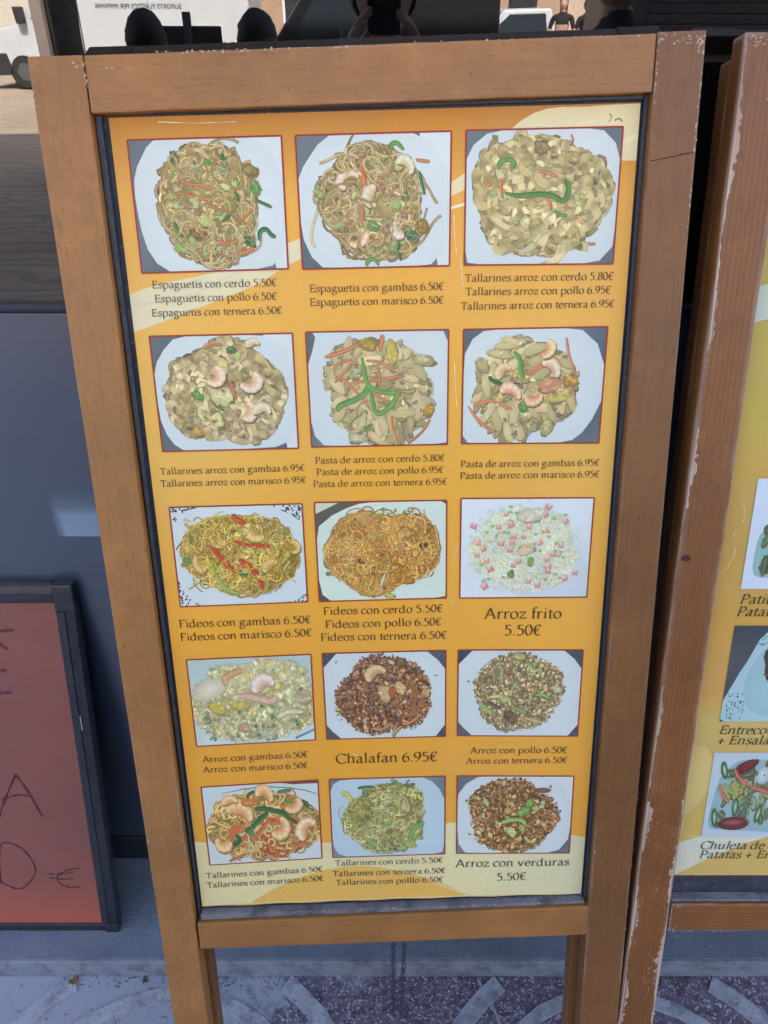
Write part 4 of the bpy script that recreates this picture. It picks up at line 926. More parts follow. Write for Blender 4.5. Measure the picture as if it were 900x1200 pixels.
def terrazzo():
    t = NT('purple terrazzo paving with dust'); v = t.coord((1, 1, 1), rnd=False)
    vo = t.n('ShaderNodeTexVoronoi'); vo.inputs['Scale'].default_value = 300
    wp = t.n('ShaderNodeTexNoise'); wp.inputs['Scale'].default_value = 120; t.l(v, wp.inputs['Vector']); va = t.n('ShaderNodeVectorMath', operation='MULTIPLY_ADD'); va.inputs[1].default_value = (.012, .012, .012); t.l(wp.outputs['Color'], va.inputs[0]); t.l(v, va.inputs[2]); t.l(va.outputs[0], vo.inputs['Vector'])
    sep = t.n('ShaderNodeSeparateColor'); t.l(vo.outputs['Color'], sep.inputs[0])
    base = t.ramp(t.noise(v, 60, 4, 0.65), [(0.3, (0.085, 0.052, 0.078)), (0.7, (0.20, 0.135, 0.165))])
    chip = t.mix(t.ramp(sep.outputs[0], [(0.80, 0.0), (0.84, 1.0)]), base, (0.46, 0.44, 0.50))
    chip = t.mix(t.ramp(sep.outputs[1], [(0.86, 0.0), (0.9, 0.8)]), chip, (0.05, 0.035, 0.06))
    sx = t.n('ShaderNodeSeparateXYZ'); t.l(v, sx.inputs[0])
    n1 = t.noise(v, 9, 6, 0.7); n2 = t.noise(v, 48, 5, 0.7)
    left = t.math('ADD', t.math('MULTIPLY', sx.outputs[0], -0.85), -0.02)        # plaster dust lies thickest by the left-hand board
    k = t.math('ADD', t.math('ADD', n1, t.math('MULTIPLY', n2, 0.5)), left)
    dust = t.ramp(k, [(0.84, 0.0), (1.04, 0.85)])
    c = t.mix(dust, chip, (0.40, 0.42, 0.46))
    thin = t.ramp(t.noise(v, 30, 6, 0.75), [(0.40, 0.0), (0.75, 0.42)])
    c = t.mix(thin, c, (0.26, 0.27, 0.33))
    t.base(c); t.rough(0.75); t.bump(t.noise(v, 300, 3), 0.5, 0.002); return t.m

def stucco(name, c0, c1, sc_=260, st=0.7, dirt=None):
    t = NT(name); v = t.coord((1, 1, 1), rnd=False)
    a = t.noise(v, 12, 5, 0.65); b = t.noise(v, sc_, 3, 0.6)
    c = t.ramp(a, [(0.3, c0), (0.7, c1)])
    c = t.mix(t.ramp(b, [(0.25, 0.75), (0.42, 0.0)]), c, tuple(x*0.35 for x in c0))
    c = t.mix(t.ramp(t.noise(v, 90, 4, .7), [(0.62, 0.0), (0.75, 0.6)]), c, tuple(min(1, x*1.9) for x in c1))
    if dirt: c = t.mix(t.ramp(t.noise(v, 26, 5, .7), [(0.48, 0.0), (0.66, 0.75)]), c, dirt)
    t.base(c); t.rough(0.85); t.bump(b, st, 0.006); return t.m

g_m = ground_mat()
gr = obj('street_ground', bx(bmesh.new(), -130, 130, -160, 60, -0.6, -0.13), g_m); gr['kind'] = 'structure'
terr = terrazzo()
band_m = stucco('pale concrete band', (0.34, 0.35, 0.37), (0.48, 0.50, 0.53), 220, .5, (0.16, 0.15, 0.19))
pav = box('pavement', -14, 14, -2.6, 0.9, -0.5, 0.0, terr); pav['kind'] = 'structure'
kerb = box('kerb', -14, 14, -2.76, -2.603, -0.45, 0.004, stucco('kerb stone', (.2, .2, .2), (.3, .3, .29)), bev=0.01); kerb['kind'] = 'structure'

def arc_band(cx, cy, r0, r1, a0, a1, zt=0.0035, n=40):
    bm = bmesh.new(); rr = random.Random(int(cx*100)+int(r0*1000)); P = []
    for i in range(n+1):
        a = math.radians(a0+(a1-a0)*i/n); j = rr.uniform(-.0012, .0012)
        P.append([bm.verts.new((cx+r*math.cos(a), cy+r*math.sin(a), z)) for r, z in ((r0+j, -0.01), (r0+j+.0015, zt), (r1+j-.0015, zt), (r1+j, -0.01))])
    for p, q in zip(P[:-1], P[1:]):
        for k in range(3): bm.faces.new((p[k], p[k+1], q[k+1], q[k]))
    bmesh.ops.recalc_face_normals(bm, faces=bm.faces)
    return bm
for k in range(-4, 5):
    cx = 0.434+k*0.834-0.0
    for r0, r1 in ((0.352, 0.388), (0.272, 0.300), (0.150, 0.178)):
        top = math.degrees(math.asin(min(1, (STEP-0.4365)/r1)))
        if top < 89 and r1 > 0.31:
            obj('paving_band', arc_band(cx, 0.436, r0, r1, -180-top, top-0), band_m, pav)
        else:
            obj('paving_band', arc_band(cx, 0.436, r0, r1, 0, 359.9), band_m, pav)
# fine crack-like inlay between the arcs, right of the chains
bm = bmesh.new()
for a, b in (((0.185, 0.748), (0.205, 0.716)), ((0.205, 0.716), (0.212, 0.690)), ((0.212, 0.690), (0.222, 0.66))):
    d = Vector((b[0]-a[0], b[1]-a[1])).normalized()*0.0025; nx, ny = -d.y, d.x
    vs_ = [bm.verts.new(p) for p in ((a[0]-nx, a[1]-ny, .002), (a[0]+nx, a[1]+ny, .002), (b[0]+nx, b[1]+ny, .002), (b[0]-nx, b[1]-ny, .002))]
    bm.faces.new(vs_)
obj('paving_inlay', bm, band_m, pav)

# ------------------------------------------------------------------ the shop behind the boards
shop = empty('shop_building', (0, 2, 0), 'shop front with dark window glass over a blue grey panel, behind the menu boards', 'building')
def part(name, x0, x1, y0, y1, z0, z1, m, bev=0.0, parent=shop, seg=1):
    return box(name, x0, x1, y0-2, y1-2, z0, z1, m, parent, bev, seg)     # shop's own frame starts at y = 2

def panel_mat():
    t = NT('blue grey satin panel'); v = t.coord((1, 1, 1), rnd=False)
    a = t.noise(v, 2.2, 3); s_ = t.noise(t.coord((1.5, 1, 60), rnd=False), 3.0, 4, .6)
    c = t.ramp(a, [(0.3, (0.024, 0.040, 0.070)), (0.7, (0.038, 0.058, 0.094))])
    c = t.mix(t.ramp(s_, [(0.3, 0.18), (0.7, 0.0)]), c, (0.09, 0.10, 0.12))
    c = t.mix(t.ramp(t.noise(v, 300, 2), [(0.77, 0.0), (0.80, 0.5)]), c, (0.25, 0.28, 0.32))
    t.base(c); t.rough(0.30); t.b.inputs['Specular IOR Level'].default_value = 1.0; t.b.inputs['IOR'].default_value = 1.7
    t.bump(t.noise(v, 5, 2), 0.12, 0.01); return t.m
pm = panel_mat()
dark_m = simple('dark skirting', (0.022, 0.026, 0.034), 0.45)
trim_m = simple('dark window trim', (0.02, 0.023, 0.03), 0.35)
ledge_m = stucco('rough blue grey render of the ledge', (0.16, 0.19, 0.235), (0.25, 0.285, 0.34), 330, .9)
riser_m = stucco('worn edge of the ledge', (0.20, 0.23, 0.28), (0.28, 0.31, 0.37), 300, .5, (0.12, 0.12, 0.13))
part('ledge', -6, 6, STEP+0.004, WALL+0.3, -0.3, LZ, ledge_m)
part('ledge_edge', -6, 6, STEP-0.002, STEP+0.005, -0.3, LZ-0.004, riser_m, bev=0.0015)
part('skirting', -6, 6, WALL-0.004, WALL+0.05, LZ+0.0015, 0.1376, dark_m, bev=0.003)
for a, b in ((-3.2, -1.605), (-1.6, 1.6), (1.605, 3.2)):
    part('lower_panel', a, b, WALL, WALL+0.05, 0.139, 1.272, pm, bev=0.002)
part('window_sill', -3.2, 3.2, WALL-0.001, WALL+0.06, 1.2735, 1.281, trim_m, bev=0.002)

def glass_mat():
    t = NT('shop window glass')
    t.t.nodes.remove(t.b)
    fr = t.n('ShaderNodeFresnel'); fr.inputs['IOR'].default_value = 2.35
    gl = t.n('ShaderNodeBsdfGlossy'); gl.inputs['Roughness'].default_value = 0.0; gl.inputs['Color'].default_value = (0.93, 0.96, 1.0, 1)
    tr = t.n('ShaderNodeBsdfTransparent'); tr.inputs['Color'].default_value = (0.4, 0.45, 0.47, 1)
    v = t.coord((1, 1, 1), rnd=False)
    bp = t.n('ShaderNodeBump'); bp.inputs['Strength'].default_value = 0.02; bp.inputs['Distance'].default_value = 0.003
    t.l(t.noise(v, 3.0, 1), bp.inputs['Height']); t.l(bp.outputs[0], gl.inputs['Normal'])
    mx_ = t.n('ShaderNodeMixShader'); t.l(fr.outputs[0], mx_.inputs[0]); t.l(tr.outputs[0], mx_.inputs[1]); t.l(gl.outputs[0], mx_.inputs[2])
    t.l(mx_.outputs[0], t.out.inputs[0]); return t.m
gm = glass_mat()
bm = bmesh.new()
vs_ = [bm.verts.new(p) for p in ((-3.2, WALL+.014-2, 1.2815), (3.2, WALL+.014-2, 1.2815), (3.2, WALL+.014-2, 2.9), (-3.2, WALL+.014-2, 2.9))]
bm.faces.new(vs_)
obj('window_pane', bm, gm, shop)
part('glazing_bar', -0.3757, -0.3637, WALL+0.002, WALL+0.012, 1.2818, 2.9, simple('beige painted glazing bar', lin((150, 128, 104)), 0.5))
fac = stucco('pale facade render', (0.42, 0.38, 0.32), (0.52, 0.48, 0.41), 60, .3)
part('window_head', -3.2, 3.2, WALL, WALL+0.12, 2.902, 3.1, trim_m, bev=0.004)
part('shop_pier', -6, -3.203, WALL, WALL+0.4, LZ+.09, 3.1, fac); part('shop_pier', 3.203, 6, WALL, WALL+0.4, LZ+.09, 3.1, fac)
part('upper_wall', -14, 14, WALL+0.01, WALL+8, 3.103, 12.6, fac)
part('cornice', -14.2, 14.2, WALL-0.25, WALL+0.2, 12.603, 12.9, fac)
part('side_wall', -14, -6.003, WALL+0.01, WALL+0.5, -.12, 3.1, fac); part('side_wall', 6.003, 14, WALL+0.01, WALL+0.5, -.12, 3.1, fac)
wdark = simple('upper window glass', (0.03, 0.035, 0.04), 0.15)
for fl in (4.2, 7.2, 10.0):
    for k in range(-5, 6):
        wf = part('upper_window', k*2.4-.5, k*2.4+.5, WALL-0.01, WALL+0.008, fl, fl+1.7, trim_m)
        o = box('pane', k*2.4-.44, k*2.4+.44, WALL-0.016-2, WALL-0.012-2, fl+.06, fl+1.64, wdark, wf)
# the dark room inside
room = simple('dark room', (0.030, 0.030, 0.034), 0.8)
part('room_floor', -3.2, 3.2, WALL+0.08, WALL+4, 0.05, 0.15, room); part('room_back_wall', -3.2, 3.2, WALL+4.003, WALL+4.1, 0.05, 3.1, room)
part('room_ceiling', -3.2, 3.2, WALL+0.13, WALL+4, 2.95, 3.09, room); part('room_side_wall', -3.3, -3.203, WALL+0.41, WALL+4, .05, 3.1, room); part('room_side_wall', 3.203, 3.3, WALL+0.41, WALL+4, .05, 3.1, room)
nt = box('paper_notice', -0.049, -0.024, WALL+0.022, WALL+0.0235, 1.50, 1.585, simple('grey paper', (0.20, 0.21, 0.21), .8))
tag(nt, 'small grey paper notice stuck inside the dark window, above the top rail', 'notice')
bm = tube(bmesh.new(), [(-0.185, 1.06, 1.565), (-0.125, 1.06, 1.572)], 0.0016, 6)
br_ = obj('brass_rod', bm, simple('brass', (0.75, 0.55, 0.18), .3, .6)); tag(br_, 'thin yellow brass rod just inside the dark shop window', 'rod')

# blurred reflection on the lower panel, painted as a pale patch
def painted_reflection():
    bm = bmesh.new(); col = bm.loops.layers.float_color.new('ink')  # ink holds the colour of the painted reflection
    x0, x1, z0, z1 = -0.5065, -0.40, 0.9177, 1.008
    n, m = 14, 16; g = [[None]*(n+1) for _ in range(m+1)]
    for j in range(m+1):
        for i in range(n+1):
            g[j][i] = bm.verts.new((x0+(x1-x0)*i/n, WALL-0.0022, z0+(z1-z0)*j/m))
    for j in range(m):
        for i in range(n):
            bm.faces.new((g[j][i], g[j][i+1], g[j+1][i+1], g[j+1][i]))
    me = bpy.data.meshes.new('painted_reflection'); bm.to_mesh(me); bm.free()
    t = NT('pale blue painted reflection'); v = t.coord((1, 1, 1), rnd=False)
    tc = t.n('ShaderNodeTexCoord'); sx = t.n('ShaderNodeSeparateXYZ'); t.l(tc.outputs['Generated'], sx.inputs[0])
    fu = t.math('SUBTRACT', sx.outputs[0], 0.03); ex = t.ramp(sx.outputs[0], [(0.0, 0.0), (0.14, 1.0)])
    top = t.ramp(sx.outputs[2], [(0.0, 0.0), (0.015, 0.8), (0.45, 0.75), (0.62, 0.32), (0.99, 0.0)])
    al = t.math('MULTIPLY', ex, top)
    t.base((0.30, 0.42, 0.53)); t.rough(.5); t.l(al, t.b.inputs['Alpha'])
    o = obj('painted_reflection', me, t.m); tag(o, 'blurred pale blue reflection painted as a patch on the blue grey panel left of the menu board', 'painted_reflection')
painted_reflection()

# ------------------------------------------------------------------ menu board 1
Rm = Matrix(BR)
Rw = Matrix(((1, 0, 0), (0, math.sin(PITCH), math.cos(PITCH)), (0, -math.cos(PITCH), math.sin(PITCH))))
B1 = Rw.transposed() @ Rm
CAMV = Vector((0, 0, CAM_H))
def bworld(p): return CAMV + B1 @ (Vector(p)-Vector(BC))
YB = -0.328                                   # where the legs reach the pavement
base1 = bworld((0.34, YB, 0))
board = empty('menu_board', base1, 'wooden A-frame menu board with an orange poster of fifteen dish photos, in the middle', 'menu board', 'wooden menu boards leaning on the shop front', rot=B1)
OFF = Matrix.Translation((-0.34, -YB, 0))
def bpart(name, quad, z0, z1, m, parent=board, seg=26, jit=0.0005, bev=0.0018, seed=1, off=OFF):
    bm = prism(quad, z0, z1, seg, jit, bev, random.Random(seed))
    bm.transform(off); return obj(name, bm, m, parent, smooth=False)
T = 0.030
bpart('stile', [(0.0, YB), (0.0512, YB), (0.0553, 1.2968), (-0.0004, 1.2966)], -T, 0, wood_up, seed=2)
bpart('stile', [(0.6227, YB), (0.6838, YB), (0.6784, 1.3042), (0.6290, 1.3038)], -T, 0.0006, wood_dark, seed=3)
bpart('rail', [(0.0560, 1.2441), (0.6284, 1.2500), (0.6286, 1.3030), (0.0560, 1.2966)], -T, -0.0006, wood_across, seed=4)
bpart('rail', [(0.0550, 0.1364), (0.6276, 0.1406), (0.6276, 0.1934), (0.0550, 0.1849)], -T, -0.0006, wood_across, seed=5)
# cross crack of the right stile
def seam(a, b, w_, z, m, name='crack', parent=board, off=OFF, seed=0):
    rr = random.Random(seed); bm = bmesh.new(); a, b = Vector(a), Vector(b); d = (b-a).normalized(); n = Vector((-d.y, d.x)); P = []
    for i in range(13):
        p = a.lerp(b, i/12)+n*rr.uniform(-.0005, .0005); h = w_*rr.uniform(.3, 1)/2
        P.append((bm.verts.new((p.x+n.x*h, p.y+n.y*h, z)), bm.verts.new((p.x-n.x*h, p.y-n.y*h, z))))
    for p, q in zip(P[:-1], P[1:]): bm.faces.new((p[0], p[1], q[1], q[0]))
    bm.transform(off); return obj(name, bm, m, parent)
seam((0.6320, 1.1855), (0.6780, 1.1932), 0.0013, 0.0010, joint_m)
# loose chips of bare wood along the joints and corners
def chips(spots, z, parent=board, off=OFF, seed=3, name='bare_chip', m=bare_m):
    rr = random.Random(seed); bm = bmesh.new()
    for (x, y, w_, h, n) in spots:
        for _ in range(n):
            cx, cy = x+rr.uniform(-w_, w_), y+rr.uniform(-h, h); r = rr.uniform(.0004, .0015)
            k = rr.randint(3, 5); vs_ = [bm.verts.new((cx+r*rr.uniform(.3, 1.2)*math.cos(6.283*i/k)*(1.6 if w_ > 3*h else .8), cy+r*rr.uniform(.3, 1.6)*math.sin(6.283*i/k)*(.7 if w_ > 3*h else 1.5), z+rr.uniform(0, .00005))) for i in range(k)]
            bm.faces.new(vs_)
    bm.transform(off); return obj(name, bm, m, parent, kind='stuff')
chips([(0.050, 1.289, .006, .004, 9), (0.0557, 1.278, .0010, .012, 14), (0.075, 1.284, .010, .001, 7), (0.105, 1.284, .008, .0012, 3), (0.002, 1.27, .0012, .02, 8), (0.012, 0.335, .012, .010, 16), (0.050, 0.36, .0016, .05, 14), (0.049, 0.20, .003, .012, 8), (0.16, 0.162, .006, .003, 3), (0.30, 0.187, .2, .0006, 6), (0.08, .17, .01, .01, 2), (0.6, .175, .02, .01, 2), (.2, .139, .14, .001, 8)], 0.0009, seed=4)
chips([(0.655, 1.297, .022, .004, 34), (0.672, 1.292, .005, .008, 22), (0.6765, 1.24, .0012, .05, 26), (0.6765, 1.16, .0008, .05, 12), (0.6305, 1.27, .0006, .03, 12), (0.635, 1.301, .004, .001, 6), (0.628, 0.25, .0012, .14, 10), (0.65, .33, .02, .16, 5), (0.681, 0.1, .0012, .3, 20)], 0.0012, seed=5)
chips([(0.22, 1.2975, .10, .0006, 34), (0.5, 1.3005, .12, .0004, 14), (0.20, 1.2965, .05, .0010, 16)], 0.0003, seed=6)
# recessed backing, dark
def backing_mat():
    t = NT('dark grimy backing'); v = t.coord((1, 1, 1), rnd=False)
    c = t.ramp(t.noise(v, 30, 5, .7), [(0.35, (0.020, 0.024, 0.034)), (0.7, (0.05, 0.056, 0.07))])
    c = t.mix(t.ramp(t.noise(v, 260, 3, .6), [(0.60, 0.0), (0.72, 0.7)]), c, (0.22, 0.21, 0.22))
    t.base(c); t.rough(.6); return t.m
bk = backing_mat()
o = bpart('backing_panel', [(0.050, 0.16), (0.630, 0.16), (0.632, 1.262), (0.050, 1.262)], -0.027, -0.0185, bk, seg=1, jit=0)
# black rubber bead around the poster, inside the opening
bead = simple('black rubber bead', (0.038, 0.042, 0.052), 0.5, var=.4, scale=200)
bpart('bead', [(0.0555, 0.187), (0.0590, 0.187), (0.0625, 1.2440), (0.0556, 1.2435)], -0.0184, -0.011, bead, seg=14, jit=.0006, bev=.0007)
bpart('bead', [(0.6205, 0.1945), (0.6272, 0.1945), (0.6290, 1.2495), (0.6245, 1.2495)], -0.0184, -0.011, bead, seg=14, jit=.0006, bev=.0007)
bpart('bead', [(0.063, 1.2448), (0.624, 1.2460), (0.624, 1.2500), (0.063, 1.2446)], -0.0184, -0.012, bead, seg=10, jit=.0002, bev=.0005)
dust_m = stucco('dusty grime', (0.15, 0.14, 0.15), (0.28, 0.26, 0.27), 420, .8, (.06, .055, .06))
bm = prism([(0.0600, 0.1862), (0.620, 0.1945), (0.620, 0.2000), (0.0600, 0.1965)], -0.0184, -0.0055, 30, 0.0005, .0008, random.Random(9)); bm.transform(OFF)
obj('dusty_sill', bm, dust_m, board)
chips([(0.30, 0.1965, .22, .002, 66), (0.55, 0.1985, .07, .001, 20)], -0.0052, seed=14, name='sill_crumbs', m=simple('pale crumbs', (.4, .38, .36), .9))
# rear frame of the folded A-frame
RZ0, RZ1 = -0.060, -0.0335
bpart('rear_leg', [(0.014, YB), (0.0585, YB), (0.060, 1.285), (0.015, 1.285)], RZ0, RZ1, wood_dark, seed=12)
bpart('rear_leg', [(0.612, YB), (0.662, YB), (0.660, 1.285), (0.614, 1.285)], RZ0, RZ1, wood_dark, seed=13)
bpart('rear_rail', [(0.0605, 1.23), (0.6135, 1.23), (0.6135, 1.284), (0.0605, 1.284)], RZ0, RZ1, wood_across, seed=14)
bpart('rear_rail', [(0.0605, 0.18), (0.6115, 0.18), (0.6115, 0.225), (0.0605, 0.225)], RZ0, RZ1, wood_across, seed=15)
bpart('rear_panel', [(0.061, 0.226), (0.6115, 0.226), (0.6115, 1.229), (0.061, 1.229)], -0.050, -0.044, bk, seg=1, jit=0)

# the poster: a sheet with its own printed ground, then photos and captions
ORT, ORM, ORB = K(196, 138, 62), K(230, 166, 62), K(226, 172, 88)
CREAM = K(216, 206, 172)
PZ = -0.0150
PQ = [(0.0612, 0.2008), (0.6173, 0.2024), (0.6221, 1.2434), (0.0686, 1.2422)]
def pground(u, v):
    stops = [(0.0, K(222, 170, 84)), (0.10, K(222, 160, 66)), (0.30, K(226, 158, 50)), (0.5, K(232, 164, 56)), (0.66, K(228, 168, 62)), (0.82, K(228, 168, 72)), (0.92, K(226, 164, 74)), (0.965, K(204, 142, 56)), (1.0, K(190, 126, 46))]
    for (a, ca), (b, cb) in zip(stops[:-1], stops[1:]):
        if a <= v <= b: c = mx(ca, cb, (v-a)/(b-a)); break
    # paler glows of the printed ground
    g = math.exp(-((u-0.02)**2*14+(v-0.70)**2*30))*0.35+math.exp(-((u-0.98)**2*16+(v-0.68)**2*40))*0.30+math.exp(-((u-0.9)**2*8+(v-0.35)**2*30))*0.12
    return mx(c, K(226, 196, 130), min(1, g))
ink = Ink(PZ-0.0006)
n, m = 30, 60
a, b, c, d = [Vector(q) for q in PQ]
rows = []; cols = []
for j in range(m+1):
    v = j/m; l_, r_ = a.lerp(d, v), b.lerp(c, v)
    rr = []
    for i in range(n+1):
        p = l_.lerp(r_, i/n); y = p.y
        if j == 0: y += 0.0022*math.sin(i/n*3.1)+0.0008*math.sin(i*1.3)
        rr.append((p.x, y))
    rows.append(rr); cols.append([pground(i/n, v) for i in range(n+1)])
ink.strip(rows, cols)
def curve_poly(up, lo, col0, col1=None):
    U, Lw = _cr(up, 6), _cr(lo, 6); N = 40
    def at(P, t):
        x = P[0][0]+(P[-1][0]-P[0][0])*t
        for p, q in zip(P[:-1], P[1:]):
            if p[0] <= x <= q[0]+1e-9: return (x, p[1]+(q[1]-p[1])*((x-p[0])/max(1e-9, q[0]-p[0])))
        return P[-1]
    rows = [(at(U, i/N), at(Lw, i/N)) for i in range(N+1)]
    cc = [(mx(col0, col1 or col0, i/N),)*2 for i in range(N+1)]
    ink.strip(rows, cc)
XL = lambda y: 0.0612+(0.0686-0.0612)*(y-0.2)/1.042
XR = lambda y: 0.6173+(0.6221-0.6173)*(y-0.2)/1.042
C2 = K(218, 208, 184)
curve_poly([(XL(1.065), 1.0655), (0.10, 1.0752), (0.18, 1.0905), (0.256, 1.118), (0.35, 1.142), (0.436, 1.178), (0.506, 1.2345), (0.57, 1.241), (XR(1.243), 1.2425)],
           [(XL(1.024), 1.0245), (0.11, 1.038), (0.17, 1.0585), (0.21, 1.073), (0.2614, 1.0985), (0.36, 1.128), (0.4397, 1.164), (0.526, 1.188), (XR(1.19), 1.188)], C2, K(226, 212, 176))
curve_poly([(0.4245, 1.1475), (0.47, 1.160), (0.55, 1.192), (XR(1.21), 1.214)], [(0.4245, 1.1445), (0.47, 1.1570), (0.55, 1.188), (XR(1.2), 1.2095)], K(232, 222, 196))
curve_poly([(XL(1.052), 1.0560), (0.12, 1.0605), (0.19, 1.087)], [(XL(1.05), 1.0535), (0.12, 1.0580), (0.19, 1.085)], K(210, 202, 186))
# bottom: cream ground with two orange discs
curve_poly([(XL(.31), 0.318), (0.15, 0.309), (0.2575, 0.310), (0.33, 0.322), (0.417, 0.336)], [(XL(.2), 0.2025), (0.15, 0.2042), (0.2575, 0.2052), (0.33, 0.2055), (0.417, 0.2050)], K(222, 208, 168))
curve_poly([(0.4165, 0.336), (0.45, 0.338), (0.52, 0.332), (XR(.3), 0.304)], [(0.4165, 0.2050), (0.45, 0.205), (0.52, 0.2045), (XR(.2), 0.2030)], K(222, 210, 172), K(212, 206, 178))
curve_poly([(0.135, 0.2070), (0.18, 0.2360), (0.24, 0.2600), (0.30, 0.2660), (0.36, 0.2520), (0.415, 0.2290), (0.445, 0.2080)], [(0.135, 0.2055), (0.18, 0.2058), (0.24, 0.2062), (0.30, 0.2065), (0.36, 0.2065), (0.415, 0.2065), (0.445, 0.2062)], K(224, 176, 92))
curve_poly([(0.40, 0.2360), (0.43, 0.2180), (0.455, 0.2075)], [(0.40, 0.2325), (0.43, 0.2145), (0.455, 0.2055)], K(216, 196, 140))
# scratches and a pen tick at the top right
def scratch(P, w_, col): 
    P = _cr(P, 4); rows = []
    for i in range(len(P)):
        q0, q1 = P[max(i-1, 0)], P[min(i+1, len(P)-1)]; dx, dy = q1[0]-q0[0], q1[1]-q0[1]; dd = math.hypot(dx, dy) or 1
        f = w_/2*random.Random(i*7+int(P[0][0]*1e4)).uniform(.2, 1); rows.append(((P[i][0]-dy/dd*f, P[i][1]+dx/dd*f), (P[i][0]+dy/dd*f, P[i][1]-dx/dd*f)))
    ink.strip(rows, [(col, col)]*len(rows))
WHT = K(228, 224, 214)
ink.z = PZ
for P in ([(0.515, 1.226), (0.53, 1.222), (0.552, 1.214)], [(0.545, 1.236), (0.55, 1.226), (0.54, 1.214)], [(0.53, 1.215), (0.545, 1.223), (0.560, 1.233)], [(0.556, 1.224), (0.575, 1.228)]): scratch(P, .0010, WHT)
scratch([(0.590, 1.234), (0.5925, 1.230), (0.590, 1.226)], .0012, K(70, 70, 66)); scratch([(0.596, 1.227), (0.6, 1.229), (0.604, 1.226)], .0014, K(70, 70, 66))
rs = random.Random(5)
for P in ([(0.4275, 1.14), (0.4285, 1.12), (0.4305, 1.10)], [(0.4345, 1.095), (0.4365, 1.08), (0.4375, 1.065)], [(0.4290, 0.98), (0.4300, 0.95), (0.4320, 0.93)], [(0.4365, 0.905), (0.4395, 0.90)], [(0.428, 0.735), (0.432, 0.75), (0.4355, 0.76)], [(0.12, 1.237), (0.16, 1.2350), (0.2, 1.2355)], [(0.3, 0.452), (0.29, 0.458)], [(0.424, 0.684), (0.4275, 0.675)]): scratch(P, .0009, WHT)
for _ in range(120):
    x, y = rs.uniform(0.07, 0.61), rs.uniform(0.21, 1.235); cdk = rs.random() < .6
    ink.poly([(x+rs.uniform(.0002, .0007)*math.cos(t), y+rs.uniform(.0002, .0007)*math.sin(t)) for t in (0, 1.2, 2.5, 3.8, 5.1)], K(80, 66, 44) if cdk else WHT)
def placed(k, name, mat, parent, off=OFF):
    k.v = [tuple(off @ Vector(p)) for p in k.v]
    return k.build(name, mat, parent)
poster = placed(ink, 'poster', print_m, board)
DISH = ['stir fried spaghetti with pork strips on a white plate', 'stir fried spaghetti with five prawns', 'broad rice noodles with a green pepper strip', 'broad rice noodles with prawns',
        'rice cake slices with carrot and green pepper', 'rice cake slices with prawns', 'yellow thin noodles with red pepper on a lace cloth', 'golden fine noodles heaped on a white plate',
        'white fried rice with pink ham cubes', 'close view of fried rice with large prawns', 'dark brown fried rice with pale chicken pieces', 'tan fried rice on an eight sided plate',
        'noodles in red sauce with prawns and green beans', 'curly yellow green noodles on a white plate', 'brown fried rice with green cabbage on top']
for i, q in enumerate(PHOTOS):
    k = make_dish(i, q, PZ+0.00012)
    o = placed(k, 'dish_photo', print_m, poster); o['label'] = 'printed photo of ' + DISH[i]
BLK = K(52, 42, 30)
for (s, x0, y0, x1, y1, kk) in CAPS:
    k = Ink(PZ+0.0001)
    col = K(40, 40, 44) if kk >= 12 else (K(58, 44, 30) if kk not in (0,) else K(52, 50, 46))
    text_ink(k, s, x0, y0, x1, y1, col, hscale=1.0)
    o = placed(k, 'caption', print_m, poster)

# chains under the bottom rail
def chain(x, y, z0, z1, seed):
    rr = random.Random(seed); bm = bmesh.new(); n = int((z1-z0)/0.0085)
    for i in range(n):
        c = Vector((x+rr.uniform(-.0012, .0012), y+rr.uniform(-.001, .001), z1-i*0.0085)); rot = (i % 2)*math.pi/2+rr.uniform(-.3, .3)
        pts = []
        for k in range(10):
            t = 2*math.pi*k/10; px, pz = 0.0040*math.cos(t), 0.0066*math.sin(t)
            pts.append(c+Vector((px*math.cos(rot), px*math.sin(rot), pz)))
        tube(bm, pts, 0.0010, 5, closed=True)
    # the hook curled at its end
    c = Vector((x, y-0.003, z0+0.022)); tube(bm, [c+Vector((0.007*math.cos(t*.7), -0.001*t, 0.007*math.sin(t*.7))) for t in range(9)], 0.0009, 6)
    c = Vector((x+.003, y-0.004, z0+0.008)); tube(bm, [c+Vector((0.005*math.cos(t*.7+2), -0.001*t, 0.005*math.sin(t*.7+2))) for t in range(8)], 0.0009, 6)
    return bm
chm = simple('dull steel chain', (0.10, 0.11, 0.14), 0.5, 0.6, var=.4, scale=200)
inv = board.matrix_world.inverted() if False else (Matrix.Translation(base1) @ B1.to_4x4()).inverted()
for x, sd_ in ((0.0165, 1), (0.0345, 2)):
    bm = chain(x, 0.688, 0.002, 0.42, sd_); bm.transform(inv); obj('chain', bm, chm, board, smooth=True)

# ------------------------------------------------------------------ menu board 2 (right, cut by the picture's edge)
TH = math.radians(15.3)
B2 = Matrix(((1, 0, 0), (0, math.sin(TH), -math.cos(TH)), (0, math.cos(TH), math.sin(TH))))
board2 = empty('menu_board', (0.70, 0.4709, 0), 'reddish worn wooden menu board with a yellow poster, cut off at the right', 'menu board', 'wooden menu boards leaning on the shop front', rot=B2)
OFF2 = Matrix.Translation((-0.70, 0, 0))
def b2(name, quad, z0, z1, m, seg=30, jit=.0012, bev=.0030, seed=1, parent=board2): return bpart(name, quad, z0, z1, m, parent, seg, jit, bev, seed, OFF2)
b2('stile', [(0.3612, 0), (0.4180, 0), (0.4145, 1.642), (0.3608, 1.642)], -.030, 0, wood_red, seed=31)
b2('stile', [(0.985, 0), (1.042, 0), (1.042, 1.642), (0.985, 1.642)], -.030, 0, wood_red, seed=32)
b2('rail', [(0.4184, 0.4835), (0.984, 0.4835), (0.984, 0.5353), (0.4182, 0.5353)], -.030, -.001, wood_red_x, seed=33)
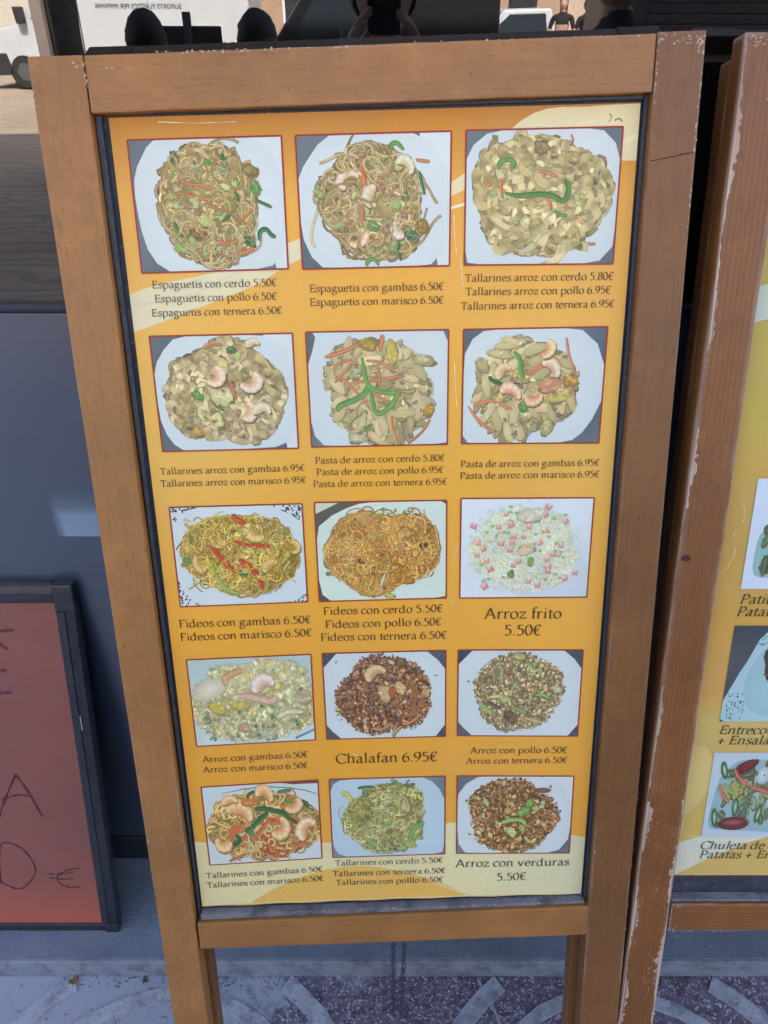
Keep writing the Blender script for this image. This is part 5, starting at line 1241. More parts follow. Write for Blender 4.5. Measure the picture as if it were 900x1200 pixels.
b2('rail', [(0.4150, 1.588), (0.984, 1.588), (0.984, 1.641), (0.4150, 1.641)], -.030, -.001, wood_red_x, seed=34)
b2('backing_panel', [(0.410, 0.50), (0.99, 0.50), (0.99, 1.60), (0.410, 1.60)], -.027, -.0185, bk, seg=1, jit=0, bev=.0005)
b2('rear_leg', [(0.3625, 0), (0.412, 0), (0.412, 1.625), (0.3625, 1.625)], -.0600, -.0330, wood_dark, seed=35)
b2('rear_leg', [(0.99, 0), (1.04, 0), (1.04, 1.625), (0.99, 1.625)], -.0600, -.0330, wood_dark, seed=36)
b2('rear_rail', [(0.4125, 1.57), (0.9895, 1.57), (0.9895, 1.624), (0.4125, 1.624)], -.06, -.033, wood_red_x, seed=37)
b2('rear_rail', [(0.4125, 0.50), (0.9895, 0.50), (0.9895, 0.55), (0.4125, 0.55)], -.06, -.033, wood_red_x, seed=38)
b2('rear_panel', [(0.4130, 0.551), (0.989, 0.551), (0.989, 1.569), (0.4130, 1.569)], -.050, -.044, bk, seg=1, jit=0, bev=.0005)
b2('dusty_sill', [(0.4190, 0.5365), (0.984, 0.5365), (0.984, 0.5410), (0.4190, 0.5410)], -.0184, -.004, dust_m, seg=30, jit=.0005, bev=.0008)
knot_m = simple('dark wood knot', lin((62, 30, 22)), .7, var=.5, scale=400)
kb = bmesh.new(); kk_ = [kb.verts.new((0.3715+0.0062*math.cos(t*.4)*(1.0), 1.0765+0.0042*math.sin(t*.4), 0.0004)) for t in range(16)]; kb.faces.new(kk_); kb.transform(OFF2); obj('knot', kb, knot_m, board2)
def bares(polys, z, parent, off, name='bare_strip'):
    """varnish worn through in long ragged strips: (x left, x right, y0, y1) in the board's own frame"""
    rr = random.Random(8)
    for (xa, xb, y0, y1, side, step) in polys:
        bm = bmesh.new(); y = y0; P = []
        while y < y1:
            w_ = (xb-xa)*rr.uniform(.25, 1.0)*(0.6+0.4*math.sin(y*37+xa*90))
            P.append((bm.verts.new((xa if side == 'L' else xb, y, z)), bm.verts.new((xa+w_ if side == 'L' else xb-w_, y+rr.uniform(-.001, .001), z))))
            y += step*rr.uniform(.5, 1.5)
        for p, q in zip(P[:-1], P[1:]):
            f = bm.faces.new((p[0], p[1], q[1], q[0]) if side == 'R' else (p[1], p[0], q[0], q[1]))
        bm.normal_update()
        for f in bm.faces:
            if f.normal.z < 0: f.normal_flip()
        bm.transform(off); obj(name, bm, bare_m2, parent)
def bare2():
    t = NT('bare weathered wood, ribbed'); g = t.noise(t.coord((300, 3, 300), rnd=False), 1.5, 4, .6)
    c = t.ramp(g, [(0.35, lin((120, 92, 78))), (0.5, lin((176, 150, 128))), (0.7, lin((206, 184, 162)))])
    t.base(c); t.rough(.9); t.bump(g, .8, .002); return t.m
bare_m2 = bare2()
bares([(0.3628, 0.3710, 1.14, 1.636, 'L', .004), (0.3630, 0.3690, 0.74, 0.90, 'L', .004), (0.3630, 0.3745, 0.05, 0.72, 'L', .004),
       (0.4030, 0.4155, 0.03, 0.52, 'R', .005), (0.4060, 0.4150, 0.52, 0.72, 'R', .004)], 0.00035, board2, OFF2)
chips([(0.385, 1.634, .02, .005, 70), (0.40, 1.60, .012, .02, 24), (0.38, .62, .015, .12, 40), (0.395, 0.40, .008, .05, 60), (0.372, 0.35, .004, .2, 50), (0.408, .6, .004, .1, 40)], 0.0006, board2, OFF2, seed=21, m=bare_m2)
chips([(0.421, 0.512, .0022, .024, 40), (0.424, 0.490, .006, .004, 22), (0.47, 0.4848, .05, .0008, 30), (0.426, .531, .008, .003, 16)], -0.0004, board2, OFF2, seed=22, m=bare_m2)

# poster 2
ink = Ink(-0.0158)
def pg2(u, v):
    st = [(0.0, K(206, 176, 96)), (0.2, K(202, 172, 92)), (0.26, K(206, 180, 104)), (0.29, K(208, 160, 74)), (0.5, K(196, 158, 74)), (0.63, K(198, 166, 78)), (0.635, K(190, 168, 80)), (0.8, K(184, 168, 78)), (1.0, K(186, 164, 70))]
    for (a_, ca), (b_, cb) in zip(st[:-1], st[1:]):
        if a_ <= v <= b_: return mx(ca, cb, (v-a_)/(b_-a_))
X0, X1, Y0, Y1 = 0.4135, 0.978, 0.5735, 1.585
ink.strip([[(X0+(X1-X0)*i/12, Y0+(Y1-Y0)*j/50) for i in range(13)] for j in range(51)], [[pg2(i/12, j/50) for i in range(13)] for j in range(51)])
ink.poly([(X0, 1.356), (X1, 1.50), (X1, 1.55), (X0, 1.3955)], K(190, 208, 196))
ink.poly([(X0, 0.80), (X0+.03, 0.79), (X0+.05, 0.75), (X0+.03, 0.70), (X0, 0.67)], K(212, 192, 120))
ink.poly([(X0, 0.574), (X0+.01, 0.574), (0.44, 0.585), (0.47, 0.605), (0.52, 0.632), (0.60, 0.66), (0.60, 0.72), (0.50, 0.665), (0.455, 0.645), (X0, 0.628)], K(212, 216, 196))
for _ in range(150):
    x, y = rs.uniform(X0, 0.62), rs.uniform(Y0, Y1); ink.poly([(x+rs.uniform(.0003, .0009)*math.cos(t), y+rs.uniform(.0003, .0009)*math.sin(t)) for t in (0, 1.2, 2.5, 3.8, 5.1)], K(96, 82, 50) if rs.random() < .5 else K(226, 206, 150))
for P in ([(0.4385, 1.143), (0.4440, 1.130), (0.4425, 1.118)], [(0.433, 1.10), (0.4355, 1.108)], [(0.4245, 1.05), (0.432, 1.058), (0.4375, 1.072), (0.4385, 1.085)], [(0.4255, 1.075), (0.4275, 1.088)], [(0.43, 0.69), (0.425, 0.675), (0.4245, 0.66), (0.432, 0.645), (0.455, 0.643)]): scratch(P, .0010, K(236, 220, 170))
poster2 = placed(ink, 'poster', print2_m, board2, OFF2)
P2Z = -0.0150
def photo2(y1, y0, seed, label, fn, x0=0.4527, x1=0.66, bg=None):
    d = Dish([(x0, y1), (x1, y1), (x1, y0), (x0, y0)], (0, 0, 1774, 700), P2Z, seed); d.shadow = K(150, 165, 180)
    fn(d); o = placed(d.k, 'dish_photo', print2_m, poster2, OFF2); o['label'] = label
def fa(d):
    d.grid(lambda u, v: K(206, 222, 240), 4)
    d.plate([(120, 330), (500, 250), (1500, 280), (1560, 560), (900, 640), (130, 610), (110, 560)], K(160, 200, 196), K(140, 186, 184))
    d.ins = lambda x, y, f=1: True
    for _ in range(70): d.leaf(d.r.uniform(170, 1400), d.r.uniform(300, 560), d.r.uniform(40, 80), d.r.choice([K(64, 104, 72), K(50, 90, 62), K(90, 130, 84)]), d.r.uniform(0, 3), .1)
    for _ in range(8): d.strip_([(d.r.uniform(200, 500), d.r.uniform(300, 400)), (d.r.uniform(300, 600), d.r.uniform(340, 450))], 24, K(170, 110, 100))
def fb(d):
    d.grid(lambda u, v: K(62, 70, 80), 4)
    d.plate([(300, 100), (420, 30), (1500, 20), (1770, 200), (1770, 690), (10, 690), (20, 530), (120, 420), (150, 330), (230, 270), (280, 190)], K(170, 208, 216), K(164, 202, 210), rim=.98)
    d.plate([(420, 150), (700, 110), (1500, 180), (1600, 600), (1000, 660), (420, 640), (260, 560), (220, 420), (270, 300)], K(168, 206, 214), K(150, 190, 198), rim=.93)
    for _ in range(46): d.blob(d.r.uniform(40, 250), d.r.uniform(480, 680), 9, 5, K(40, 48, 58), K(50, 60, 70), 1.2, .1, 7)
    for _ in range(16): d.blob(300+d.r.uniform(0, 140), 150-d.r.uniform(0, 80), 7, 5, K(40, 48, 58), K(50, 60, 70), 0, .1, 7)
    d.blob(900, 330, 560, 210, K(74, 64, 62), K(54, 48, 48), .2, .15, 26); d.blob(470, 170, 60, 30, K(150, 156, 130), K(110, 116, 96), .2, .3)
    for _ in range(40): d.strip_([(x := d.r.uniform(460, 950), y := d.r.uniform(200, 460)), (x+d.r.uniform(-50, 50), y+d.r.uniform(-20, 20)), (x+70, y+10)], 12, K(96, 84, 78), .1)
def fc(d):
    d.grid(lambda u, v: K(186, 204, 216), 4)
    d.plate([(130, 200), (300, 70), (1500, 60), (1700, 300), (1700, 600), (1000, 650), (90, 620), (70, 560)], K(170, 200, 204), K(140, 176, 184), rim=.96)
    d.ins = lambda x, y, f=1: True
    for _ in range(90): d.leaf(d.r.uniform(160, 1600), d.r.uniform(100, 580), d.r.uniform(50, 90), d.r.choice([K(120, 150, 116), K(90, 130, 92), K(150, 176, 130), K(70, 110, 76)]), d.r.uniform(0, 3), .15)
    for _ in range(70): d.blob(300+d.r.gauss(0, 60), 300+d.r.gauss(0, 50), 14, 12, K(196, 196, 110), K(150, 150, 76), 0, .1, 9)
    CH = K(122, 40, 50)
    d.blob(400, 110, 150, 44, CH, sc(CH, .6), -.35, .15); d.blob(360, 580, 190, 56, K(112, 34, 40), sc(CH, .5), -.02, .08); d.blob(350, 570, 120, 22, K(166, 84, 96), K(130, 50, 60), -.05, .1)
    for P in ([(260, 120), (350, 210), (460, 260)], [(480, 270), (600, 290), (760, 330)], [(120, 260), (180, 340), (260, 400)]): d.strip_(P, 34, K(206, 110, 84))
    for x, y, a in ((150, 140, 1.1), (120, 530, 1.3), (350, 440, 1.5), (640, 500, 1.8)):
        d.blob(x, y, 80, 36, K(120, 160, 120), K(40, 84, 52), a, .05); d.blob(x, y, 50, 16, K(190, 206, 180), K(120, 160, 120), a, .05)
    d.blob(610, 180, 86, 70, K(206, 220, 226), K(160, 186, 190), 0, .04); d.blob(540, 165, 20, 18, K(120, 150, 90), K(90, 120, 70)); d.blob(630, 180, 10, 8, K(60, 80, 60), K(80, 100, 80))
photo2(1.1739, 1.0285, 41, 'printed photo of a green salad on pale blue', fa)
photo2(0.9769, 0.8337, 42, 'printed photo of grilled meat on a doily plate', fb)
photo2(0.7841, 0.6422, 43, 'printed photo of a salad with red radish slices', fc)
def cap2(s, x, y, em, col=K(50, 42, 30)):
    k = Ink(P2Z+.0001); text_ink(k, s, x, y, x+1, y, col, 1.0, .22, width=sum(GL[c][0] for c in s)/1000*em); placed(k, 'caption', print2_m, poster2, OFF2)
EM = 0.0192
cap2('Patiu', 0.4534, 1.0079, EM); cap2('Patatas', 0.4516, 0.9905, EM)
cap2('Entrecot', 0.4535, 0.8138, EM); cap2('+ Ensalada', 0.4525, 0.7975, EM)
cap2('Chuleta de cerdo', 0.4530, 0.6213, EM); cap2('Patatas + Ensalada', 0.4534, 0.6050, EM)
# ------------------------------------------------------------------ snap-frame sign on the left
ths = math.radians(10.5)
BS = Matrix(((1, 0, 0), (0, math.sin(ths), -math.cos(ths)), (0, math.cos(ths), math.sin(ths))))
sign = empty('red_sign_board', (-0.80, 0.8153, LZ), 'red board in a black snap frame with handwriting, standing on the ledge at the left', 'sign', rot=BS)
OS = Matrix.Translation((0.80, 0, 0))
def snapm():
    t = NT('black plastic snap frame'); v = t.coord((1, 1, 1), rnd=False)
    c = t.ramp(t.noise(v, 60, 4), [(.3, (.014, .016, .022)), (.7, (.03, .034, .045))])
    c = t.mix(t.ramp(t.noise(v, 420, 2), [(.70, 0.0), (.74, .8)]), c, (.2, .21, .23))
    t.base(c); t.rough(.36); return t.m
sm = snapm()
def redm():
    t = NT('smeared red board'); v = t.coord((1, 1, 1), rnd=False)
    c = t.ramp(t.noise(v, 5, 4, .6), [(.3, lin((126, 78, 68))), (.7, lin((144, 83, 70)))])
    c = t.mix(t.ramp(t.noise(v, 22, 5, .7), [(.45, 0.0), (.75, .35)]), c, lin((126, 96, 98)))
    sx = t.n('ShaderNodeSeparateXYZ'); t.l(v, sx.inputs[0])
    t.base(t.mix(t.ramp(t.math('MULTIPLY', sx.outputs[1], 3), [(.0, .75), (.45, 0.0)]), c, lin((190, 96, 64)))); t.rough(.5); return t.m
def sp(name, pts, z0, z1, m, bev=.001, parent=sign):
    bm = prism(pts, z0, z1, 1, 0, bev); bm.transform(OS); return obj(name, bm, m, parent)
RX = -0.5315
def xr(y): return -0.5315+(-0.4987+0.5315)*y/0.785 if False else -0.5330+0.030*y/0.785
def frame_bar(name, inner, outer, parent=sign):
    """a rounded two-step profile between two lines (each a pair of points)"""
    (a0, a1), (b0, b1) = inner, outer; bm = bmesh.new()
    prof = [(0.0, -.012), (0.0, .002), (.10, .0045), (.42, .0050), (.46, .0030), (.52, .0034), (.90, .0020), (1.0, -.003), (1.0, -.014)]
    A = [bm.verts.new((a0[0]+(b0[0]-a0[0])*t, a0[1]+(b0[1]-a0[1])*t, z)) for t, z in prof]
    B = [bm.verts.new((a1[0]+(b1[0]-a1[0])*t, a1[1]+(b1[1]-a1[1])*t, z)) for t, z in prof]
    n = len(prof)
    for k in range(n): bm.faces.new((A[k], A[(k+1) % n], B[(k+1) % n], B[k]))
    bm.faces.new(A[::-1]); bm.faces.new(B); bmesh.ops.recalc_face_normals(bm, faces=bm.faces)
    bm.transform(OS); return obj(name, bm, sm, parent)
LX = -1.10
frame_bar('frame_bar', ((-0.5610, 0.0215), (-0.5325, 0.7360)), ((-0.5275, 0.0215), (-0.4990, 0.7360)))
frame_bar('frame_bar', ((LX, 0.7520), (-0.5330, 0.7520)), ((LX, 0.7860), (-0.5330, 0.7860)))
frame_bar('frame_bar', ((LX, 0.0210), (-0.5560, 0.0210)), ((LX, 0.0), (-0.5560, 0.0)))
frame_bar('frame_bar', ((LX, 0.0215), (LX, 0.7360)), ((LX-.034, 0.0215), (LX-.034, 0.7360)))
for q in ([(-0.5325, 0.7365), (-0.4985, 0.7365), (-0.4985, 0.7860), (-0.5325, 0.7860)], [(-0.5555, 0.0), (-0.5285, 0.0), (-0.5275, 0.0210), (-0.5555, 0.0210)], [(LX-.034, .7365), (LX-.0005, .7365), (LX-.0005, .786), (LX-.034, .786)], [(LX-.034, 0), (LX-.0005, 0), (LX-.0005, .021), (LX-.034, .021)]):
    sp('corner_cap', q, -.014, .0056, sm, .003)
sp('sheet', [(LX-.002, 0.019), (-0.5600, 0.019), (-0.5315, 0.755), (LX-.002, 0.755)], -.006, 0.0, redm(), 0)
inkm = simple('dark marker strokes', lin((74, 34, 44)), .6, var=.2, scale=300)
def stroke(P, w_, name='lettering', m=inkm):
    P = _cr(P, 5); bm = bmesh.new(); R_ = []
    for i in range(len(P)):
        a_, b_ = P[max(i-1, 0)], P[min(i+1, len(P)-1)]; dx, dy = b_[0]-a_[0], b_[1]-a_[1]; dd = math.hypot(dx, dy) or 1
        f = w_*.66*(.70+.22*math.sin(i*1.7)+.14*math.sin(i*4.1+len(P))); R_.append((bm.verts.new((P[i][0]-dy/dd*f, P[i][1]+dx/dd*f, .0006)), bm.verts.new((P[i][0]+dy/dd*f, P[i][1]-dx/dd*f, .0006))))
    for p, q in zip(R_[:-1], R_[1:]): bm.faces.new((p[0], p[1], q[1], q[0]))
    bm.transform(OS); return obj(name, bm, m, sign)
smud = simple('faded marker smears', lin((92, 44, 52)), .6, var=.2, scale=300)
stroke([(-0.7160, 0.2890), (-0.690, 0.345), (-0.662, 0.3985)], .0042); stroke([(-0.664, 0.3985), (-0.648, 0.360), (-0.6315, 0.2979)], .0042); stroke([(-0.700, 0.3380), (-0.668, 0.350), (-0.640, 0.3450)], .0030)
stroke([(-0.80, 0.29), (-0.775, 0.40), (-0.75, 0.30)], .0042)
stroke([(-0.7420, 0.130), (-0.7254, 0.2218), (-0.704, 0.2326), (-0.679, 0.211), (-0.6683, 0.1627), (-0.6954, 0.1221), (-0.7165, 0.1153), (-0.7440, 0.135)], .0032)
stroke([(-0.5837, 0.1693), (-0.606, 0.164), (-0.628, 0.150), (-0.6284, 0.1300), (-0.612, 0.1190), (-0.5900, 0.1200)], .0028); stroke([(-0.6450, 0.1540), (-0.62, 0.1540), (-0.5943, 0.1600)], .0026); stroke([(-0.6450, 0.1440), (-0.62, 0.1400), (-0.5980, 0.1420)], .0026)
for P in ([(-0.665, 0.670), (-0.640, 0.6950), (-0.6087, 0.7005)], [(-0.645, 0.6850), (-0.636, 0.6720), (-0.625, 0.6630)], [(-0.665, 0.622), (-0.650, 0.6201), (-0.6351, 0.6218)], [(-0.67, 0.576), (-0.655, 0.5749), (-0.6351, 0.5766)]): stroke(P, .0065, 'faded_stroke', smud)
sp('scratch', [(-0.526, 0.50), (-0.5240, 0.50), (-0.5235, 0.53), (-0.525, 0.53)], .0043, .0056, simple('scuffed plastic', (.4, .41, .43), .7), 0)

# ------------------------------------------------------------------ fallen bits on the ground
leafm = simple('yellow brown dry leaf', (0.36, 0.24, 0.06), .7, var=.4, scale=300)
def dryleaf(name, x, y, z, r, a, m, label, group=None):
    bm = bmesh.new(); c = bm.verts.new((0, 0, r*.15)); P = []
    rr = random.Random(int(x*1e4)); k = 14
    for i in range(k):
        t = 2*math.pi*i/k; f = r*(0.65+.45*abs(math.sin(t*1.5+a)))*rr.uniform(.7, 1.2); P.append(bm.verts.new((f*math.cos(t), .7*f*math.sin(t), abs(r*.35*math.sin(t*2))+.0004)))
    for i in range(k): bm.faces.new((c, P[i], P[(i+1) % k]))
    bmesh.ops.solidify(bm, geom=bm.faces[:], thickness=.0006)
    o = obj(name, bm, m); o.location = (x, y, z); o.rotation_euler[2] = a; tag(o, label, 'leaf', group); return o
dryleaf('dry_leaf', -0.6107, 0.746, 0.003, 0.0105, .6, leafm, 'small crumpled yellow leaf on the dusty ground below the red board')
dryleaf('dry_leaf', -0.470, 0.748, 0.003, 0.0085, 2.0, simple('grey brown dry leaf', (.22, .17, .13), .8), 'grey brown leaf beside the left leg of the menu board')
rr = random.Random(77); bm = bmesh.new()
spots = [(-0.535, .745, .10, 40), (-0.335, .745, .06, 70), (-0.20, .747, .05, 24), (0.12, .745, .14, 46), (0.55, .745, .12, 110), (0.22, .75, .06, 30), (-0.5, .68, .2, 30), (0.0, .69, .4, 30)]
for (x, y, wd, n) in spots:
    for _ in range(n):
        px, py = x+rr.gauss(0, wd*.6), min(STEP-.006, y+rr.gauss(0, .010)); ln = rr.uniform(.001, .006); a = rr.uniform(0, 3.14)
        if rr.random() < .25: ln *= 3
        tube(bm, [(px, py, .0016), (px+ln*math.cos(a)*.5, py+ln*math.sin(a)*.5, .0016+rr.uniform(0, .002)), (px+ln*math.cos(a), py+ln*math.sin(a)*.7, .0014)], rr.uniform(.0003, .0009), 4)
o = obj('debris', bm, simple('brown litter crumbs', (.09, .07, .055), .9, var=.5, scale=600), kind='stuff'); tag(o, 'twigs and crumbs swept along the foot of the ledge', 'debris')
bm = bmesh.new()
for _ in range(170):
    px, py, zz = rr.uniform(-.8, .8), rr.uniform(.5, STEP-.004), .001
    if rr.random() < .35: py, zz = rr.uniform(STEP+.01, WALL-.05), LZ+.001
    r_ = rr.uniform(.0005, .0014); bmesh.ops.create_icosphere(bm, subdivisions=1, radius=r_, matrix=Matrix.Translation((px, py, zz)) @ Matrix.Diagonal((1.4, 1, .6, 1)))
o = obj('grit', bm, simple('pale grit', (.5, .5, .52), .8), kind='stuff'); tag(o, 'pale grains of grit scattered on ledge and paving', 'grit')

# ------------------------------------------------------------------ the street behind the photographer, seen only as a reflection
white = simple('white van paint', (0.50, 0.52, 0.54), .35, var=.04, scale=3)
blackp = simple('black bumper plastic', (.025, .025, .028), .5)
carg = simple('car window glass', (.03, .04, .05), .08)
tyre = simple('tyre rubber', (.02, .02, .02), .8); rimm = simple('wheel rim', (.12, .12, .125), .5, .5)
lamp_m = simple('headlamp glass', (.6, .6, .58), .15)
def extr(outline, y0, y1, bev=.03):
    bm = bmesh.new(); A = [bm.verts.new((x, y0, z)) for x, z in outline]; B = [bm.verts.new((x, y1, z)) for x, z in outline]; n = len(A)
    for k in range(n): bm.faces.new((A[k], A[(k+1) % n], B[(k+1) % n], B[k]))
    bm.faces.new(A[::-1]); bm.faces.new(B); bmesh.ops.recalc_face_normals(bm, faces=bm.faces)
    if bev: bmesh.ops.bevel(bm, geom=[e for e in bm.edges], offset=bev, segments=2, affect='EDGES', profile=.6)
    return bm
def wheel(x, y, z, r, parent, wdt=.22):
    bm = bmesh.new(); bmesh.ops.create_cone(bm, cap_ends=True, segments=28, radius1=r, radius2=r, depth=wdt, matrix=Matrix.Translation((x, y, z)) @ Matrix.Rotation(math.pi/2, 4, 'X'))
    bmesh.ops.bevel(bm, geom=[e for e in bm.edges if len(e.link_faces) == 2 and e.calc_face_angle() > 1], offset=.03, segments=2, affect='EDGES')
    wo = obj('wheel', bm, tyre, parent); bm = bmesh.new(); bmesh.ops.create_cone(bm, cap_ends=True, segments=20, radius1=r*.5, radius2=r*.45, depth=wdt+.02, matrix=Matrix.Translation((x, y, z)) @ Matrix.Rotation(math.pi/2, 4, 'X')); obj('rim', bm, rimm, wo)
GZ = -0.13
van = empty('delivery_van', (-6.2, -19.4, GZ), 'white delivery van parked across the street, with lettering on its side', 'van')
obj('body', extr([(-2.95, .45), (-2.95, .95), (-2.75, 1.15), (-1.95, 1.32), (-1.35, 2.05), (-1.1, 2.35), (3.2, 2.45), (3.2, .45)], -1.0, 1.0, .06), white, van)
obj('bumper', extr([(-3.05, .28), (-3.05, .72), (-2.4, .74), (-2.3, .30)], -.99, 1.01, .03), blackp, van)
obj('side_skirt', extr([(-1.6, .30), (-1.6, .50), (3.2, .50), (3.2, .30)], -.99, 1.012, .02), blackp, van)
obj('windscreen', extr([(-1.96, 1.36), (-1.90, 1.36), (-1.36, 2.02), (-1.42, 2.02)], -.85, .85, .01), carg, van)
obj('side_window', extr([(-1.70, 1.38), (-1.32, 1.92), (-.75, 1.92), (-.75, 1.38)], -1.008, 1.008, .01), carg, van)
obj('headlight', extr([(-2.93, .82), (-2.90, 1.08), (-2.45, 1.12), (-2.60, .88)], .72, 1.012, .02), lamp_m, van); obj('headlight', extr([(-2.93, .82), (-2.90, 1.08), (-2.45, 1.12), (-2.60, .88)], -1.012, -.72, .02), lamp_m, van)
obj('mirror', extr([(-1.95, 1.30), (-1.98, 1.62), (-1.78, 1.62), (-1.78, 1.30)], 1.03, 1.22, .03), blackp, van); obj('mirror', extr([(-1.95, 1.30), (-1.98, 1.62), (-1.78, 1.62), (-1.78, 1.30)], -1.22, -1.03, .03), blackp, van)
obj('door_seam', extr([(-.62, .55), (-.62, 2.2), (-.59, 2.2), (-.59, .55)], 1.0, 1.006, 0), blackp, van)
for x in (-2.05, 2.2):
    for y in (-.9, .9): wheel(x, y, .36, .36, van)
def flat_text(s, size, mat, parent, loc, rot, name='lettering'):
    cu = bpy.data.curves.new(name, 'FONT'); cu.body = s; cu.size = size; cu.extrude = .002; cu.align_x = 'CENTER'
    tmp = bpy.data.objects.new(name, cu); COL.objects.link(tmp); dg = bpy.context.evaluated_depsgraph_get(); me = bpy.data.meshes.new_from_object(tmp.evaluated_get(dg)); bpy.data.objects.remove(tmp)
    me.name = name; o = obj(name, me, mat, parent); o.location = loc; o.rotation_euler = rot; return o
flat_text('SUPORTS PLÀSTICS PER IMPRIMIR', .13, blackp, van, (.75, 1.008, 1.58), (math.pi/2, 0, math.pi))
flat_text('www  tel', .10, blackp, van, (.25, 1.008, .95), (math.pi/2, 0, math.pi)) if False else None
pk = empty('pickup_truck', (3.4, -20.5, GZ), 'small white pickup parked across the street', 'pickup truck')
obj('body', extr([(-2.3, .35), (-2.3, .80), (-1.2, .95), (-.55, 1.55), (.55, 1.58), (.75, .98), (2.3, .98), (2.3, .35)], -.85, .85, .05), white, pk)
obj('side_window', extr([(-.95, 1.0), (-.42, 1.46), (.42, 1.48), (.52, 1.0)], -.86, .86, .01), carg, pk); obj('windscreen', extr([(-1.18, 1.0), (-1.12, 1.0), (-.55, 1.5), (-.61, 1.5)], -.75, .75, .01), carg, pk)
obj('headlight', extr([(-2.32, .62), (-2.30, .78), (-1.95, .82), (-2.05, .64)], .5, .86, .02), lamp_m, pk); obj('bumper', extr([(-2.36, .28), (-2.36, .5), (-1.9, .5), (-1.9, .28)], -.84, .86, .02), blackp, pk)
for x in (-1.5, 1.5):
    for y in (-.76, .76): wheel(x, y, .32, .32, pk)
# tree trunk, post, signboard
bark = stucco('plane tree bark', (.09, .08, .065), (.16, .145, .12), 20, .6)
tr = empty('street_tree', (-2.43, -4.9, GZ), 'street tree with a dark trunk at the kerb behind the photographer', 'tree')
bm = bmesh.new(); tube(bm, [(0, 0, 0), (0.01, 0, .5), (.0, .02, 1.5), (.05, 0, 3), (.1, .05, 5.2)], [.17, .135, .125, .115, .08], 14); tube(bm, [(.05, 0, 3.2), (.7, .3, 4.3), (1.5, .5, 5.6)], [.07, .05, .02], 8); tube(bm, [(.05, 0, 3.4), (-.6, -.4, 4.6), (-1.2, -.7, 5.8)], [.07, .05, .02], 8); tube(bm, [(.08, 0, 4.2), (.2, -.8, 5.2), (.3, -1.4, 6.2)], [.05, .04, .02], 8)
obj('trunk', bm, bark, tr, smooth=True)
lf = simple('leaf green', (.07, .12, .035), .6, var=.5, scale=3)
rr = random.Random(3); V_, F_ = [], []
cl = [(rr.gauss(.2, 1.0), rr.gauss(0, 1.0), rr.gauss(6.2, .8), rr.uniform(.5, .9)) for _ in range(26)]
for _ in range(5200):
    cx, cy, cz, r_ = rr.choice(cl); q = Vector((rr.gauss(0, 1), rr.gauss(0, 1), rr.gauss(0, .7))).normalized()*r_*rr.random()**.4
    p = Vector((cx, cy, cz))+q; a_ = Vector((rr.gauss(0, 1), rr.gauss(0, 1), rr.gauss(0, 1))).normalized(); b_ = a_.orthogonal().normalized(); s_ = rr.uniform(.05, .11); k = len(V_)
    V_ += [tuple(p-a_*s_), tuple(p+b_*s_*.6), tuple(p+a_*s_), tuple(p-b_*s_*.6)]; F_.append((k, k+1, k+2, k+3))
me = bpy.data.meshes.new('crown'); me.from_pydata(V_, [], F_); obj('crown', me, lf, tr, kind='stuff')
po = empty('white_post', (-3.45, -7.2, GZ), 'slim white post at the roadside behind the photographer', 'post')
obj('pole', tube(bmesh.new(), [(0, 0, 0), (0, 0, 2.6)], .045, 14), white, po, smooth=True); obj('cap', sphere(bmesh.new(), (0, 0, 2.62), .06), white, po, smooth=True)
dk = simple('dark board paint', (.03, .03, .035), .6)
sb = empty('standing_signboard', (-1.63, -5.6, GZ), 'dark blank signboard on a post behind the photographer', 'signboard')
box('board', -.27, .27, -.02, .02, .85, 1.56, dk, sb, .01); obj('post', tube(bmesh.new(), [(0, .045, 0), (0, .045, 1.66)], .035, 10), dk, sb, smooth=True); box('foot', -.25, .25, -.18, .18, 0, .04, dk, sb, .01)

# an added dark van and kiosk keep most of the window's reflection dark
dkv = simple('added black van paint', (.018, .019, .024), .3)
bv = empty('added_dark_van', (-0.35, -10.9, GZ), 'added black panel van straight behind the photographer, darkening the window reflection', 'van')
obj('body', extr([(-1.75, .35), (-1.75, .95), (-1.6, 1.15), (-1.1, 1.3), (-.55, 2.0), (-.3, 2.2), (1.85, 2.25), (1.9, .35)], -.95, .95, .05), dkv, bv)  # body of the added van
obj('windscreen', extr([(-1.09, 1.33), (-1.04, 1.33), (-.56, 1.95), (-.61, 1.95)], -.8, .8, .01), carg, bv); obj('side_window', extr([(-.85, 1.33), (-.5, 1.85), (.1, 1.85), (.1, 1.33)], -.956, .956, .01), carg, bv)
obj('headlight', extr([(-1.77, .7), (-1.74, .92), (-1.4, .95), (-1.5, .74)], .65, .96, .02), lamp_m, bv)
for x in (-1.15, 1.25):
    for y in (-.86, .86): wheel(x, y, .33, .33, bv)
ks = empty('added_kiosk', (4.75, -10.5, GZ), 'added dark metal kiosk to the right, darkening the window reflection', 'kiosk')  # added as a dark mass for the right of the reflection
km = simple('added dark kiosk metal', (.035, .03, .042), .4)
box('wall', -1.75, 1.75, -1.2, 1.2, 0, 2.5, km, ks, .02); box('roof', -1.9, 1.9, -1.35, 1.5, 2.503, 2.62, km, ks, .03)  # wall and roof of the added kiosk
for k in range(16): box('added_kiosk_slat', -1.5, 1.5, 1.2, 1.225, .5+k*.11, .6+k*.11, km, ks, .008)

